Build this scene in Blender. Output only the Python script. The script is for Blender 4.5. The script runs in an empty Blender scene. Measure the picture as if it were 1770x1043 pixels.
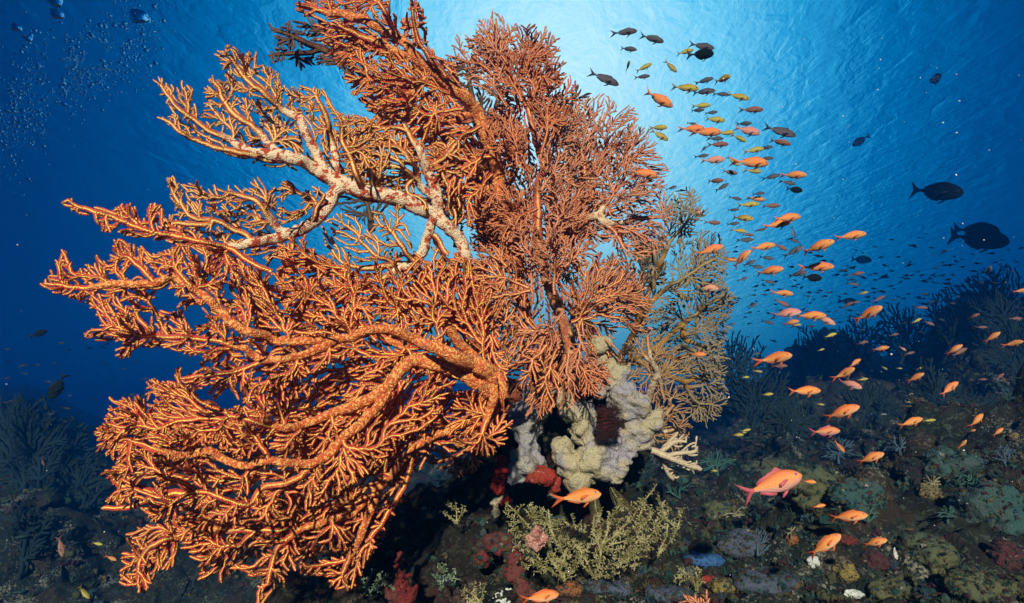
import bpy, math, random
import numpy as np
from mathutils import Matrix, Vector

# ------------------------------------------------------------------ camera
C = bpy.context.scene.collection
scene = bpy.context.scene
PITCH = math.radians(11.5)
FPX = 983.3
cam = bpy.data.cameras.new('camera'); cam.lens = 20.0; cam.sensor_width = 36.0
cam.clip_start = 0.02; cam.clip_end = 500
co = bpy.data.objects.new('camera', cam); C.objects.link(co)
co.rotation_euler = (math.radians(90) + PITCH, 0, 0)
scene.camera = co
RIGHT = np.array([1., 0, 0]); FWD = np.array([0, math.cos(PITCH), math.sin(PITCH)]); UP = np.array([0, -math.sin(PITCH), math.cos(PITCH)])

def P(x, y, d):
    """pixel of the 1770x1043 photograph + distance along the view axis -> point"""
    x = np.asarray(x, float); y = np.asarray(y, float); d = np.asarray(d, float)
    return (d[..., None] * FWD + ((x - 885) / FPX * d)[..., None] * RIGHT + ((521.5 - y) / FPX * d)[..., None] * UP)

# ------------------------------------------------------------------ light
SUN_STRENGTH = 5.0
SUN_FROM = Vector((-0.07, -1.0, 0.40)).normalized()
sl = bpy.data.lights.new('strobe_sun', 'SUN'); sl.energy = SUN_STRENGTH; sl.angle = math.radians(1.5); sl.color = (1.0, 0.93, 0.82)  # sun lamp added from the front, standing in for the camera strobes
so = bpy.data.objects.new('strobe_sun', sl); C.objects.link(so)
so.rotation_euler = SUN_FROM.to_track_quat('Z', 'Y').to_euler()

world = bpy.data.worlds.new('World'); scene.world = world; world.use_nodes = True
wn = world.node_tree.nodes; wl = world.node_tree.links; wn.clear()
wo = wn.new('ShaderNodeOutputWorld'); bg = wn.new('ShaderNodeBackground'); bg.inputs['Strength'].default_value = 0.88
wl.new(bg.outputs[0], wo.inputs['Surface'])
tc = wn.new('ShaderNodeTexCoord')
GLOW = P(955, -50, 1.0); GLOW = GLOW / np.linalg.norm(GLOW)
dp = wn.new('ShaderNodeVectorMath'); dp.operation = 'DOT_PRODUCT'; dp.inputs[1].default_value = tuple(GLOW)
wl.new(tc.outputs['Generated'], dp.inputs[0])
ac = wn.new('ShaderNodeMath'); ac.operation = 'ARCCOSINE'; wl.new(dp.outputs['Value'], ac.inputs[0])
mm = wn.new('ShaderNodeMath'); mm.operation = 'MULTIPLY'; mm.inputs[1].default_value = 1 / math.radians(90); wl.new(ac.outputs[0], mm.inputs[0])
cr = wn.new('ShaderNodeValToRGB'); wl.new(mm.outputs[0], cr.inputs[0])
STOPS = [(0.0, (.85, 1.2, 1.35)), (.07, (.58, 1.02, 1.26)), (.14, (.22, .78, 1.14)), (.20, (.03, .44, .86)),
         (.26, (.0, .19, .50)), (.33, (.0, .075, .27)), (.43, (.0, .032, .15)), (.65, (.0, .016, .08)), (1.0, (.0, .010, .05))]
el = cr.color_ramp.elements
while len(el) > 1: el.remove(el[-1])
el[0].position = 0; el[0].color = (*STOPS[0][1], 1)
for p_, c_ in STOPS[1:]:
    e = el.new(p_); e.color = (*c_, 1)
wl.new(cr.outputs[0], bg.inputs['Color'])

scene.view_settings.view_transform = 'Standard'; scene.view_settings.look = 'None'
scene.view_settings.exposure = 0.18; scene.view_settings.gamma = 1
cy = scene.cycles
cy.max_bounces = 5; cy.diffuse_bounces = 2; cy.glossy_bounces = 2; cy.transmission_bounces = 4; cy.volume_bounces = 2
cy.transparent_max_bounces = 6; cy.use_denoising = True; cy.caustics_reflective = False; cy.caustics_refractive = True
cy.use_adaptive_sampling = True; cy.adaptive_threshold = 0.015

# ------------------------------------------------------------------ helpers
def hash3(ix, iy, iz, seed=0):
    n = (ix.astype(np.int64) * 374761393 + iy.astype(np.int64) * 668265263 + iz.astype(np.int64) * 2147483647 + seed * 974634777) & 0xffffffff
    n = ((n ^ (n >> 13)) * 1274126177) & 0xffffffff
    n = n ^ (n >> 16)
    return (n & 0xffffff) / float(0xffffff) * 2 - 1

def vnoise(p, seed=0):
    p = np.asarray(p, float)
    if p.shape[-1] == 2: p = np.concatenate([p, np.zeros(p.shape[:-1] + (1,)) + .37], -1)
    i = np.floor(p); f = p - i; i = i.astype(np.int64); u = f * f * f * (f * (f * 6 - 15) + 10)
    r = 0
    for a in (0, 1):
        for b in (0, 1):
            for c in (0, 1):
                w = (u[..., 0] if a else 1 - u[..., 0]) * (u[..., 1] if b else 1 - u[..., 1]) * (u[..., 2] if c else 1 - u[..., 2])
                r = r + w * hash3(i[..., 0] + a, i[..., 1] + b, i[..., 2] + c, seed)
    return r

def fbm(p, octs=4, seed=0, gain=.5):
    r = 0; a = 1.; p = np.asarray(p, float)
    for k in range(octs):
        r = r + a * vnoise(p, seed + k * 17); a *= gain; p = p * 2.03 + 5.1
    return r

def sstep(a, b, x):
    t = np.clip((np.asarray(x, float) - a) / (b - a), 0, 1); return t * t * (3 - 2 * t)

def mesh_obj(name, V, F, mat, parent=None, smooth=True, attrs=None, mats=None, fmat=None):
    """V (n,3) array, F list of index arrays (quads (m,4) and/or tris (m,3))"""
    me = bpy.data.meshes.new(name)
    V = np.asarray(V, np.float32); me.vertices.add(len(V)); me.vertices.foreach_set('co', V.ravel())
    F = [np.asarray(f, np.int32) for f in F if len(f)]
    loops = np.concatenate([f.ravel() for f in F]); tot = np.concatenate([np.full(len(f), f.shape[1], np.int32) for f in F])
    me.loops.add(len(loops)); me.loops.foreach_set('vertex_index', loops)
    me.polygons.add(len(tot)); st = np.concatenate([[0], np.cumsum(tot)[:-1]]).astype(np.int32)
    me.polygons.foreach_set('loop_start', st); me.polygons.foreach_set('loop_total', tot)
    me.polygons.foreach_set('use_smooth', np.full(len(tot), smooth))
    for m in (mats or [mat]): me.materials.append(m)
    if fmat is not None: me.polygons.foreach_set('material_index', np.asarray(fmat, np.int32))
    me.update(calc_edges=True); me.validate()
    for k, a in (attrs or {}).items():
        at = me.attributes.new(k, 'FLOAT', 'POINT'); at.data.foreach_set('value', np.asarray(a, np.float32))
    o = bpy.data.objects.new(name, me); C.objects.link(o)
    if parent is not None:
        o.parent = parent
        o.location = -Vector(parent.location)
    return o

def tag(o, label=None, cat=None, group=None, kind=None):
    if label: o['label'] = label
    if cat: o['category'] = cat
    if group: o['group'] = group
    if kind: o['kind'] = kind
    return o

def thing(name, loc, label, cat, group=None):
    o = bpy.data.objects.new(name, None); C.objects.link(o); o.empty_display_size = .05
    o.location = [float(v) for v in loc]
    return tag(o, label, cat, group)

class MG:   # geometry collector
    def __init__(s): s.V = []; s.F = {3: [], 4: []}; s.A = {}; s.n = 0
    def add(s, V, F, **attrs):
        V = np.asarray(V, float); s.V.append(V)
        for f in F:
            f = np.asarray(f, np.int64)
            if len(f): s.F[f.shape[1]].append(f + s.n)
        for k, v in attrs.items(): s.A.setdefault(k, []).append(np.broadcast_to(v, (len(V),)))
        s.n += len(V)
    def build(s, name, mat, parent=None, smooth=True):
        F = [np.concatenate(s.F[k]) for k in (3, 4) if s.F[k]]
        return mesh_obj(name, np.concatenate(s.V), F, mat, parent, smooth, {k: np.concatenate(v) for k, v in s.A.items()})

# ------------------------------------------------------------------ materials
class NT:
    def __init__(s, name):
        s.m = bpy.data.materials.new(name); s.m.use_nodes = True; s.t = s.m.node_tree; s.t.nodes.clear()
        s.out = s.t.nodes.new('ShaderNodeOutputMaterial')
    def n(s, typ, props=None, **inp):
        x = s.t.nodes.new(typ)
        for k, v in (props or {}).items(): setattr(x, k, v)
        for k, v in inp.items():
            k = int(k[1:]) if k[0] == '_' and k[1:].isdigit() else k.replace('_', ' ')
            s.put(x.inputs[k], v)
        return x
    def put(s, i, v):
        if isinstance(v, bpy.types.NodeSocket): s.t.links.new(v, i)
        elif isinstance(v, bpy.types.Node): s.t.links.new(v.outputs[0], i)
        elif isinstance(v, tuple) and len(v) == 3 and i.type == 'RGBA': i.default_value = (*v, 1)
        else: i.default_value = v
    def noise(s, scale, detail=3, rough=.55, vec=None, dist=0):
        x = s.n('ShaderNodeTexNoise', Scale=scale, Detail=float(detail), Roughness=rough, Distortion=dist)
        s.put(x.inputs['Vector'], vec or s.obj()); return x.outputs['Fac']
    def vor(s, scale, out='Distance', vec=None, feat='F1'):
        x = s.n('ShaderNodeTexVoronoi', {'feature': feat}, Scale=scale); s.put(x.inputs['Vector'], vec or s.obj()); return x.outputs[out]
    def obj(s):
        if not hasattr(s, '_o'): s._o = s.n('ShaderNodeNewGeometry').outputs['Position']
        return s._o
    def attr(s, name): return s.n('ShaderNodeAttribute', {'attribute_name': name}).outputs['Fac']
    def math(s, op, a, b=0., clamp=False): return s.n('ShaderNodeMath', {'operation': op, 'use_clamp': clamp}, _0=a, _1=b).outputs[0]
    def rng(s, v, a, b, c=0., d=1.):
        return s.n('ShaderNodeMapRange', {'interpolation_type': 'SMOOTHSTEP'}, Value=v, From_Min=a, From_Max=b, To_Min=c, To_Max=d).outputs[0]
    def mix(s, f, a, b, typ='MIX'):
        x = s.n('ShaderNodeMix', {'data_type': 'RGBA', 'blend_type': typ})
        s.put(x.inputs[0], f); s.put(x.inputs[6], a); s.put(x.inputs[7], b); return x.outputs[2]
    def ramp(s, f, stops, interp='LINEAR'):
        x = s.n('ShaderNodeValToRGB'); s.put(x.inputs[0], f); r = x.color_ramp; r.interpolation = interp
        while len(r.elements) > 1: r.elements.remove(r.elements[-1])
        r.elements[0].position = stops[0][0]; r.elements[0].color = (*stops[0][1], 1)
        for p, c in stops[1:]:
            e = r.elements.new(p); e.color = (*c, 1)
        return x.outputs[0]
    def done(s, col, rough=.8, bump=None, dist=.01, strength=.6, spec=.25, sss=0, metallic=0., **kw):
        b = s.n('ShaderNodeBsdfPrincipled', Roughness=rough, Metallic=metallic)
        s.put(b.inputs['Base Color'], col); b.inputs['Specular IOR Level'].default_value = spec
        for k, v in kw.items(): s.put(b.inputs[k.replace('_', ' ')], v)
        if bump is not None:
            bn = s.n('ShaderNodeBump', Strength=strength, Distance=dist, Height=bump); s.put(b.inputs['Normal'], bn.outputs[0])
        s.t.links.new(b.outputs[0], s.out.inputs['Surface']); return s.m

def coral_mat(name, flesh, flesh2, stem, limb, patch, lo=.5, hi=.8, tscale=1., patchy=.5, pscale=70):
    """flesh: polyp-covered sides, stem: bare ridge, limb: thick old branches with patches of flesh"""
    t = NT(name)
    g = t.noise(18, 2); col = t.mix(t.rng(g, .35, .65), flesh, flesh2)
    fine = t.noise(420, 2)
    rid = t.math('ADD', t.attr('ridge'), t.math('MULTIPLY', t.math('SUBTRACT', fine, .5), .55))
    stemc = t.mix(t.rng(t.noise(30, 1), .4, .65), stem, tuple(min(1, v * 1.12) for v in stem))
    col = t.mix(t.rng(rid, lo, hi), col, stemc)
    col = t.mix(t.rng(fine, .56, .72, 0, .35), col, tuple(min(1, v * 1.5 + .05) for v in flesh2))
    th = t.attr('thick')
    pn = t.math('ADD', t.noise(pscale, 3, .6), t.math('MULTIPLY', t.vor(260, 'Distance'), .12))
    limbc = t.mix(t.rng(pn, patchy, patchy + .10), limb, patch)
    col = t.mix(t.rng(th, .35, .75), col, limbc)
    b = t.math('ADD', fine, t.math('MULTIPLY', t.vor(330), -1.0))
    return t.done(col, .95, b, .004, .8, .06, Sheen_Weight=.06, Sheen_Roughness=.4)

M = {}
M['fan_orange'] = coral_mat('fan_orange', (.58, .050, .028), (.68, .105, .055), (1.0, .74, .14), (.95, .44, .12), (.64, .12, .04), .74, .92, patchy=.49, pscale=170)  # strobe brightness put into the colour, more vivid than the centre fans
M['fan_cream'] = coral_mat('fan_cream', (.44, .065, .020), (.56, .12, .045), (1.0, .62, .18), (.90, .66, .40), (.50, .07, .03), .60, .84, patchy=.56, pscale=60)
M['fan_rust'] = coral_mat('fan_rust', (.44, .072, .034), (.54, .118, .058), (.88, .42, .14), (.66, .34, .15), (.46, .12, .05), .66, .92)  # duller colour holds the weaker strobe light on the centre fans
M['fan_brick'] = coral_mat('fan_brick', (.50, .105, .052), (.58, .155, .080), (.92, .54, .24), (.85, .62, .38), (.62, .3, .14), .70, .94)  # dulled likewise, weaker strobe light put into the colour
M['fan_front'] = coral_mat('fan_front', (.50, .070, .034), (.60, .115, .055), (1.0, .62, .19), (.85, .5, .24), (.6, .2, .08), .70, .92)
M['fan_tan'] = coral_mat('fan_tan', (.24, .10, .058), (.30, .14, .08), (.55, .32, .12), (.66, .52, .34), (.42, .24, .13), .5, .8)
M['fan_gold'] = coral_mat('fan_gold', (.20, .155, .115), (.26, .20, .14), (.46, .30, .09), (.40, .20, .04), (.32, .17, .05), .6, .9)
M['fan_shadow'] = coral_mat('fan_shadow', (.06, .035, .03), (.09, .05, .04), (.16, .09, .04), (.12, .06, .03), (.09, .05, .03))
M['fan_purple_shade'] = coral_mat('fan_purple_shade', (.085, .03, .032), (.12, .045, .04), (.25, .12, .05), (.2, .08, .04), (.12, .05, .04))  # lack of strobe light at the top is put into this dark purple
M['fan_far'] = coral_mat('fan_far', (.006, .018, .022), (.010, .025, .03), (.014, .03, .034), (.03, .05, .05), (.02, .04, .04))  # silhouette darkness of distant fans is put into this colour
M['finger'] = coral_mat('finger', (.50, .36, .27), (.58, .42, .30), (.62, .50, .28), (.58, .40, .34), (.55, .36, .28))

# ------------------------------------------------------------------ branching growth
def inside(poly, X, Y):
    r = np.zeros(X.shape, bool); n = len(poly); j = n - 1
    for i in range(n):
        xi, yi = poly[i]; xj, yj = poly[j]
        if yi != yj:
            r ^= ((yi > Y) != (yj > Y)) & (X < (xj - xi) * (Y - yi) / (yj - yi) + xi)
        j = i
    return r

def spline(pts, step):
    pts = [np.array(p[:2], float) for p in pts]
    if len(pts) == 2: pts = [pts[0], (pts[0] + pts[1]) / 2, pts[1]]
    q = [2 * pts[0] - pts[1]] + pts + [2 * pts[-1] - pts[-2]]; out = []
    for i in range(1, len(q) - 2):
        L = np.linalg.norm(q[i + 1] - q[i]); n = max(1, int(L / step))
        for k in range(n):
            t = k / n; out.append(.5 * (2 * q[i] + (q[i + 1] - q[i - 1]) * t + (2 * q[i - 1] - 5 * q[i] + 4 * q[i + 1] - q[i + 2]) * t * t + (3 * q[i] - q[i - 1] - 3 * q[i + 1] + q[i + 2]) * t ** 3))
    out.append(q[-2]); return np.array(out)

def sector(x, y, ang, rad, spread, seed=0):
    """an uneven fan outline: root, direction in degrees (0 right, 90 up), radius, full spread"""
    r = np.random.RandomState(seed); n = 13; pts = [(x, y)]
    for k in range(n):
        t = k / (n - 1) * 2 - 1; a = math.radians(ang + t * spread / 2)
        rr = rad * (1 - .22 * abs(t) ** 2) * (1 + .16 * r.uniform(-1, 1))
        pts.append((x + rr * math.cos(a), y - rr * math.sin(a)))
    return pts

def colonize(limbs, poly, kill, step, seed, holes=(), inertia=.45, dens=1.0, wob=.10, prune=.35, warp=1.):
    """a forking network: evenly scattered sites inside poly joined to the limbs by cheapest paths, then smoothed"""
    r = np.random.RandomState(seed); pos = []; par = []; lw = []; dist = []
    for L in limbs:
        w = [p[2] for p in L] if len(L[0]) == 3 else None
        q = spline(L, step)
        q = q + np.stack([fbm(q / 22., 2, seed + 5), fbm(q / 22. + 40, 2, seed + 6)], -1) * step * .45
        prev = int(np.argmin(((np.array(pos) - q[0]) ** 2).sum(1))) if pos else -1
        for k, p in enumerate(q):
            dist.append(0. if prev < 0 else dist[prev] + .8 * float(np.linalg.norm(p - pos[prev])))
            pos.append(p); par.append(prev); prev = len(pos) - 1
            lw.append(np.interp(k / max(1, len(q) - 1), np.linspace(0, 1, len(w)), w) if w else 0)
    nl = len(pos)
    A = np.array(poly, float); x0, y0 = A.min(0); x1, y1 = A.max(0); s = kill
    rows = np.arange(y0, y1, s * .866)
    gx, gy = np.meshgrid(np.arange(x0 - s, x1 + s, s), rows); gx = gx + (np.arange(len(rows)) % 2)[:, None] * s * .5
    gx = gx.ravel() + r.uniform(-.36, .36, gx.size) * s; gy = gy.ravel() + r.uniform(-.36, .36, gy.size) * s
    ok = inside(poly, gx, gy)
    for h in holes:
        if len(h) == 3: ok &= (gx - h[0]) ** 2 + (gy - h[1]) ** 2 > (h[2] * (1 + .3 * fbm(np.stack([gx, gy], -1) / 14., 2, seed))) ** 2
    # small natural voids that open the mesh
    ok &= fbm(np.stack([gx, gy], -1) / 34., 2, seed + 8) > -.95
    at = np.stack([gx, gy], -1)[ok]; LP = np.array(pos); lwA = np.array(lw)
    if len(at):
        D2 = np.sqrt(((at[:, None] - LP[None]) ** 2).sum(-1)) - lwA[None] * .9
        at = at[D2.min(1) > s * .45]
    allp = np.concatenate([LP, at]) if len(at) else LP
    n = len(allp)
    import heapq
    cell = {}; R = s * 1.8
    for i in range(n): cell.setdefault((int(allp[i, 0] // R), int(allp[i, 1] // R)), []).append(i)
    best = [1e9] * n; parent = [-1] * n; done = [False] * n; h = []
    fac = np.exp(r.normal(0, .32, n)); nxt = 0.; since = 0.
    for i in range(nl):
        best[i] = dist[i]; parent[i] = par[i]; since += step if par[i] == i - 1 else 1e3
        # side branches spring only from nodes set apart along the limb, and from its end
        if since >= nxt or i + 1 == nl or par[i + 1] != i: h.append((dist[i], i)); since = 0.; nxt = kill * r.uniform(1.6, 4.4)
        else: done[i] = True
    heapq.heapify(h); order = []
    while h:
        d, i = heapq.heappop(h)
        if done[i] or d > best[i]: continue
        done[i] = True; order.append(i); x, y = allp[i]; cxx, cyy = int(x // R), int(y // R); p = parent[i]
        if p >= 0: ux, uy = x - allp[p, 0], y - allp[p, 1]; ul = math.hypot(ux, uy) + 1e-9
        for a_ in (-1, 0, 1):
            for b_ in (-1, 0, 1):
                for j in cell.get((cxx + a_, cyy + b_), ()):
                    if j < nl or done[j]: continue
                    vx, vy = allp[j, 0] - x, allp[j, 1] - y; L = math.hypot(vx, vy)
                    if L > R: continue
                    c = s * (L / s) ** 1.8
                    if p >= 0:
                        co_ = (ux * vx + uy * vy) / (ul * L + 1e-9)
                        if co_ < -.1: continue
                        c *= 1 + 1.3 * (1 - co_)
                    c *= fac[j]
                    if d + c < best[j]: best[j] = d + c; parent[j] = i; heapq.heappush(h, (d + c, j))
    # the limbs first, then the sites in the order they were reached, with some one-site stubs dropped
    nk = {}
    for i in order:
        if i >= nl: nk[parent[i]] = nk.get(parent[i], 0) + 1
    order = list(range(nl)) + [i for i in order if i >= nl and not (nk.get(i, 0) == 0 and (nk[parent[i]] > 1 or parent[i] < nl) and r.uniform() < prune)]
    new = {o: k for k, o in enumerate(order)}
    S = allp[order].copy(); pr = [new[parent[o]] if parent[o] >= 0 else -1 for o in order]; W0 = [lw[o] if o < nl else 0 for o in order]
    def smooth(S, pr, it, k):
        m = len(S); nk = np.zeros(m, int); last = np.zeros((m, 2))
        P_ = np.array(pr)
        for _ in range(it):
            acc = np.zeros((m, 2)); cnt = np.zeros(m); c = P_ >= 0
            np.add.at(acc, P_[c], S[c]); np.add.at(cnt, P_[c], 1)
            mv = (cnt > 0) & c; mv[:nl] = False; idx = np.where(mv)[0]
            Q = S.copy(); Q[idx] = S[idx] * (1 - k) + k * .5 * (S[P_[idx]] + acc[idx] / cnt[idx][:, None]); S = Q
        return S
    S = smooth(S, pr, 2, .5)
    # split the long edges
    out = list(S[:nl]); opar = pr[:nl]; olw = W0[:nl]; mp = {i: i for i in range(nl)}
    for i in range(nl, len(S)):
        a0 = S[pr[i]]; prev = mp[pr[i]]; k = max(1, int(round(np.linalg.norm(S[i] - a0) / step)))
        for q in range(1, k + 1):
            out.append(a0 + (S[i] - a0) * q / k); opar.append(prev); olw.append(0); prev = len(out) - 1
        mp[i] = prev
    S = smooth(np.array(out), opar, 3, .6)
    S[nl:] += r.normal(0, .35, (len(S) - nl, 2))
    for sc_, am in ((46., 6.), (19., 2.6), (9., 1.0)):
        S = S + np.stack([fbm(S / sc_ + seed, 1, 300), fbm(S / sc_ - seed, 1, 301)], -1) * am * warp * np.minimum(1, kill / 6.5)
    return S, np.array(opar), np.array(olw), nl

PROF_A = np.radians([90, 50, 8, -45, -90, -135, 172, 130]); RIDGE = np.array([1, .5, 0, 0, 0, 0, 0, .5])
PROF_R = np.array([1.12, .98, 1.06, .98, .9, .98, 1.06, .98])

def sweep(mg, pts, w, nrm, flat=.75, thick=0., jit=.12, rng=None, ridge=None, tip=True):
    """sweep the branch profile along pts (k,3) with half-widths w and face normals nrm"""
    k = len(pts)
    if k < 2: return
    T = np.gradient(pts, axis=0); T /= (np.linalg.norm(T, axis=1)[:, None] + 1e-12)
    N = nrm - (nrm * T).sum(1)[:, None] * T; N /= (np.linalg.norm(N, axis=1)[:, None] + 1e-12)
    B = np.cross(T, N); w = w.copy()
    if tip: w[-1] *= .62
    jr = 1 + (rng.uniform(-jit, jit, (k, 8)) if rng is not None else 0)
    ca = np.cos(PROF_A) * PROF_R; sa = np.sin(PROF_A) * PROF_R * flat
    R = pts[:, None, :] + (B[:, None, :] * ca[None, :, None] + N[:, None, :] * sa[None, :, None]) * (w[:, None] * jr)[..., None]
    V = R.reshape(-1, 3); i = np.arange(k - 1)[:, None] * 8; j = np.arange(8)[None]; jn = (j + 1) % 8
    Q = np.stack([i + j, i + jn, i + 8 + jn, i + 8 + j], -1).reshape(-1, 4)
    endp = pts[-1] + T[-1] * w[-1] * .9; V = np.concatenate([V, endp[None]]); e = (k - 1) * 8
    Tr = np.stack([e + np.arange(8), e + (np.arange(8) + 1) % 8, np.full(8, k * 8)], -1)
    rd = np.concatenate([np.tile(RIDGE if ridge is None else ridge, k), [.5]])
    th = np.concatenate([np.repeat(np.broadcast_to(thick, (k,)), 8), [np.broadcast_to(thick, (k,))[-1]]])
    mg.add(V, [Q, Tr], ridge=rd, thick=th)

def fan(mat, parent, limbs, poly, d0, gx=0., gy=0., kill=9., step=4.5, w=2.4, exp=.18, wmax=9, seed=1, holes=(), relief=.04, walk=.0014,
        part=True, thick_at=(6., 11.), cx=None, cy=None, tiltx=0., tilty=0., flat=.6, inertia=.45, name='branch', min_leaves=7, wob=.10, limbname='trunk', curl=0., leaf=None, twist=.18, prune=.4, lws=1.):
    PN, par, lw, nl = colonize(limbs, poly, kill, step, seed, holes, inertia, wob=wob, prune=prune)
    n = len(PN); r = np.random.RandomState(seed + 99); lw = np.where(lw > 4, 4 + (lw - 4) * lws, lw)
    cx = PN[0, 0] if cx is None else cx; cy = PN[0, 1] if cy is None else cy
    leaves = np.zeros(n); kids = [[] for _ in range(n)]
    for i in range(n - 1, -1, -1):
        if leaves[i] == 0: leaves[i] = 1
        if par[i] >= 0: leaves[par[i]] += leaves[i]; kids[par[i]].append(i)
    # light smoothing of grown nodes
    S = PN.copy()
    for _ in range(2):
        Q = S.copy()
        for i in range(nl, n):
            if kids[i]:
                m = max(kids[i], key=lambda c: leaves[c]); Q[i] = S[i] * .5 + (S[par[i]] + S[m]) * .25
        S = Q
    W = w * np.minimum(leaves, 4000) ** exp * (1 + .1 * r.normal(size=n)); W = np.minimum(W, wmax); W = np.where(lw > 0, np.maximum(lw, 0), W)
    walkv = np.zeros(n); drift = np.zeros(n)
    for i in range(n):
        p = par[i]
        if p >= 0:
            first = kids[p] and kids[p][0] == i and len(kids[p]) == 1
            drift[i] = drift[p] * .93 + r.normal(0, walk * (.25 if first or i < nl else 1.0))
            walkv[i] = walkv[p] + drift[i] - curl * step / 1000.
    dep = d0 + gx * (S[:, 0] - cx) / 100 + gy * (S[:, 1] - cy) / 100 + relief * fbm(S / 70., 2, seed) + walkv
    P3 = P(S[:, 0], S[:, 1], dep); wm = W * dep / FPX
    view = -P3 / np.linalg.norm(P3, axis=1)[:, None]
    tn = view + RIGHT * (tiltx + twist * fbm(S / 60. + 9, 2, seed + 3))[:, None] + UP * (tilty + twist * fbm(S / 60. + 30, 2, seed + 4))[:, None]
    th = sstep(thick_at[0], thick_at[1], W)
    # chains, and which part each belongs to
    rootof = np.full(n, -1)
    for i in range(n):
        p = par[i]
        if i < nl or p < 0: rootof[i] = -1
        elif rootof[p] >= 0: rootof[i] = rootof[p]
        elif p < nl: rootof[i] = i if (leaves[i] >= min_leaves and part) else -1
        else: rootof[i] = -1
    bins = {}
    starts = [i for i in range(n) if par[i] < 0]; stack = [(s, s) for s in starts]; cnt = 0
    while stack:
        a, s = stack.pop()
        ch = [s] if a == s else [a, s]; c = s
        while kids[c]:
            ks = sorted(kids[c], key=lambda q: -leaves[q] - (1e6 if q < nl else 0))
            for o in ks[1:]: stack.append((c, o))
            c = ks[0]; ch.append(c)
        ch = np.array(ch)
        if len(ch) < 2: continue
        key = rootof[s]
        if key not in bins: bins[key] = MG()
        ww = wm[ch].copy(); tt = th[ch].copy()
        if a != s: ww[0] = min(ww[0], ww[1]); tt[0] = tt[1]
        pp = P3[ch]
        nn = tn[ch] + r.normal(0, .15, 3)
        sweep(bins[key], pp, ww, nn, flat, tt, .13, r)
        if leaf: leaf(bins[key], pp, ww, nn, r)
    for key, mg in bins.items():
        mg.build(limbname if key == -1 else name, mat, parent)
    return n

NB = {}
def at(x, y, d): return P(x, y, d)


# ------------------------------------------------------------------ the setting: seabed, water surface, air of the water
def az_px(X, Y): return 885 + FPX * X / np.maximum(Y, .05)
def Hbase(X, Y):
    X = np.asarray(X, float); Y = np.asarray(Y, float); px = az_px(X, Y)
    z = np.full(X.shape, -.47) - .10 * sstep(1.9, 3.2, Y)
    z = z - .60 * sstep(-.05, -.5, X) * (1 - .5 * sstep(3.4, 5.2, Y)) - 1.1 * sstep(-.35, -1.1, X) * (1 - .7 * sstep(3.8, 5.4, Y))                      # drops away on the left
    z = z - .18 * sstep(1.35, .7, Y)
    w = sstep(1180, 1420, px) * .30 + sstep(1520, 1760, px) * .28 + .10 + .06 * np.sin(px / 43.) + .16 * sstep(250, -50, px)
    z = z + w * (Y * .42 - .9) * sstep(3.3, 7.5, Y) * (1 - sstep(11, 20, Y) * .3)            # the far slope, higher to the right
    z = z + .50 * np.exp(-(((X - 2.25) / .75) ** 2 + ((Y - 2.5) / .7) ** 2)) + .13 * np.exp(-(((X - 1.35) / .35) ** 2 + ((Y - 2.0) / .35) ** 2))
    z = z + .16 * np.exp(-(((X - .98) / .22) ** 2 + ((Y - 1.9) / .25) ** 2))
    z = z + .9 * np.exp(-(((X + 4.1) / .9) ** 2 + ((Y - 4.4) / .8) ** 2)) + .3 * np.exp(-(((X + 2.0) / .6) ** 2 + ((Y - 3.2) / .6) ** 2))
    return z
def H(X, Y):
    X = np.asarray(X, float); Y = np.asarray(Y, float); q = np.stack([X, Y], -1); sc = np.clip(Y / 3., .5, 4)
    r = fbm(q * 1.7, 5, 3, .55) * .075 + (1 - np.abs(fbm(q * 3.7, 4, 8, .6))) * .07 + np.maximum(0, vnoise(q * 5.5, 21)) ** 2 * .16 + vnoise(q * 17, 22) * .014 + np.abs(vnoise(q * 31, 23)) * .014
    far = (fbm(q * .8, 4, 31, .6) * .35 + np.maximum(0, vnoise(q * 1.6, 32)) * .4) * sstep(4, 8, Y)
    return Hbase(X, Y) + r * (.75 + .25 * sc) * (1 + .5 * sstep(.3, 1.2, X)) - .05 + far
def ground_at(x, y, d0=.8, d1=20.):
    """first point of the seabed seen through a pixel"""
    ds = np.geomspace(d0, d1, 900); p = P(np.full(900, x), np.full(900, y), ds); hit = np.where(p[:, 2] < H(p[:, 0], p[:, 1]))[0]
    k = hit[0] if len(hit) else 899
    return ds[k], p[k]

def reef_mat(name, cols, scale=1., bump=.02):
    t = NT(name); p = t.obj()
    a = t.noise(2.6 * scale, 4, .6); b = t.noise(11 * scale, 4, .65); c = t.noise(37 * scale, 3, .65); v = t.n('ShaderNodeTexVoronoi', Scale=9. * scale); t.put(v.inputs['Vector'], p)
    col = t.ramp(a, [(.30, cols[0]), (.45, cols[1]), (.55, cols[2]), (.70, cols[3])])
    col = t.mix(t.rng(b, .50, .62), col, cols[4]); col = t.mix(t.rng(t.noise(7.3 * scale, 3, .6), .60, .68), col, cols[5])
    col = t.mix(t.rng(c, .54, .64), col, cols[6])
    col = t.mix(t.rng(t.math('MULTIPLY', t.noise(90 * scale, 3, .7), t.noise(6 * scale, 3)), .31, .37), col, cols[7])
    v2 = t.n('ShaderNodeSeparateColor'); t.put(v2.inputs[0], v.outputs['Color'])
    col = t.mix(t.rng(v2.outputs[0], .82, .86, 0, .55), col, cols[8])
    h = t.math('ADD', t.math('MULTIPLY', c, 1.), t.math('MULTIPLY', t.noise(130 * scale, 3), .6))
    return t.done(col, .9, h, bump, 1., .15)
DARK = [(.006, .010, .010), (.010, .017, .014), (.016, .014, .009), (.012, .009, .010), (.026, .030, .018), (.035, .016, .014), (.045, .055, .042), (.20, .19, .14), (.04, .022, .015)]  # missing strobe fall-off is put into these darkened reef colours
M['seabed'] = reef_mat('seabed', DARK)

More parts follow.
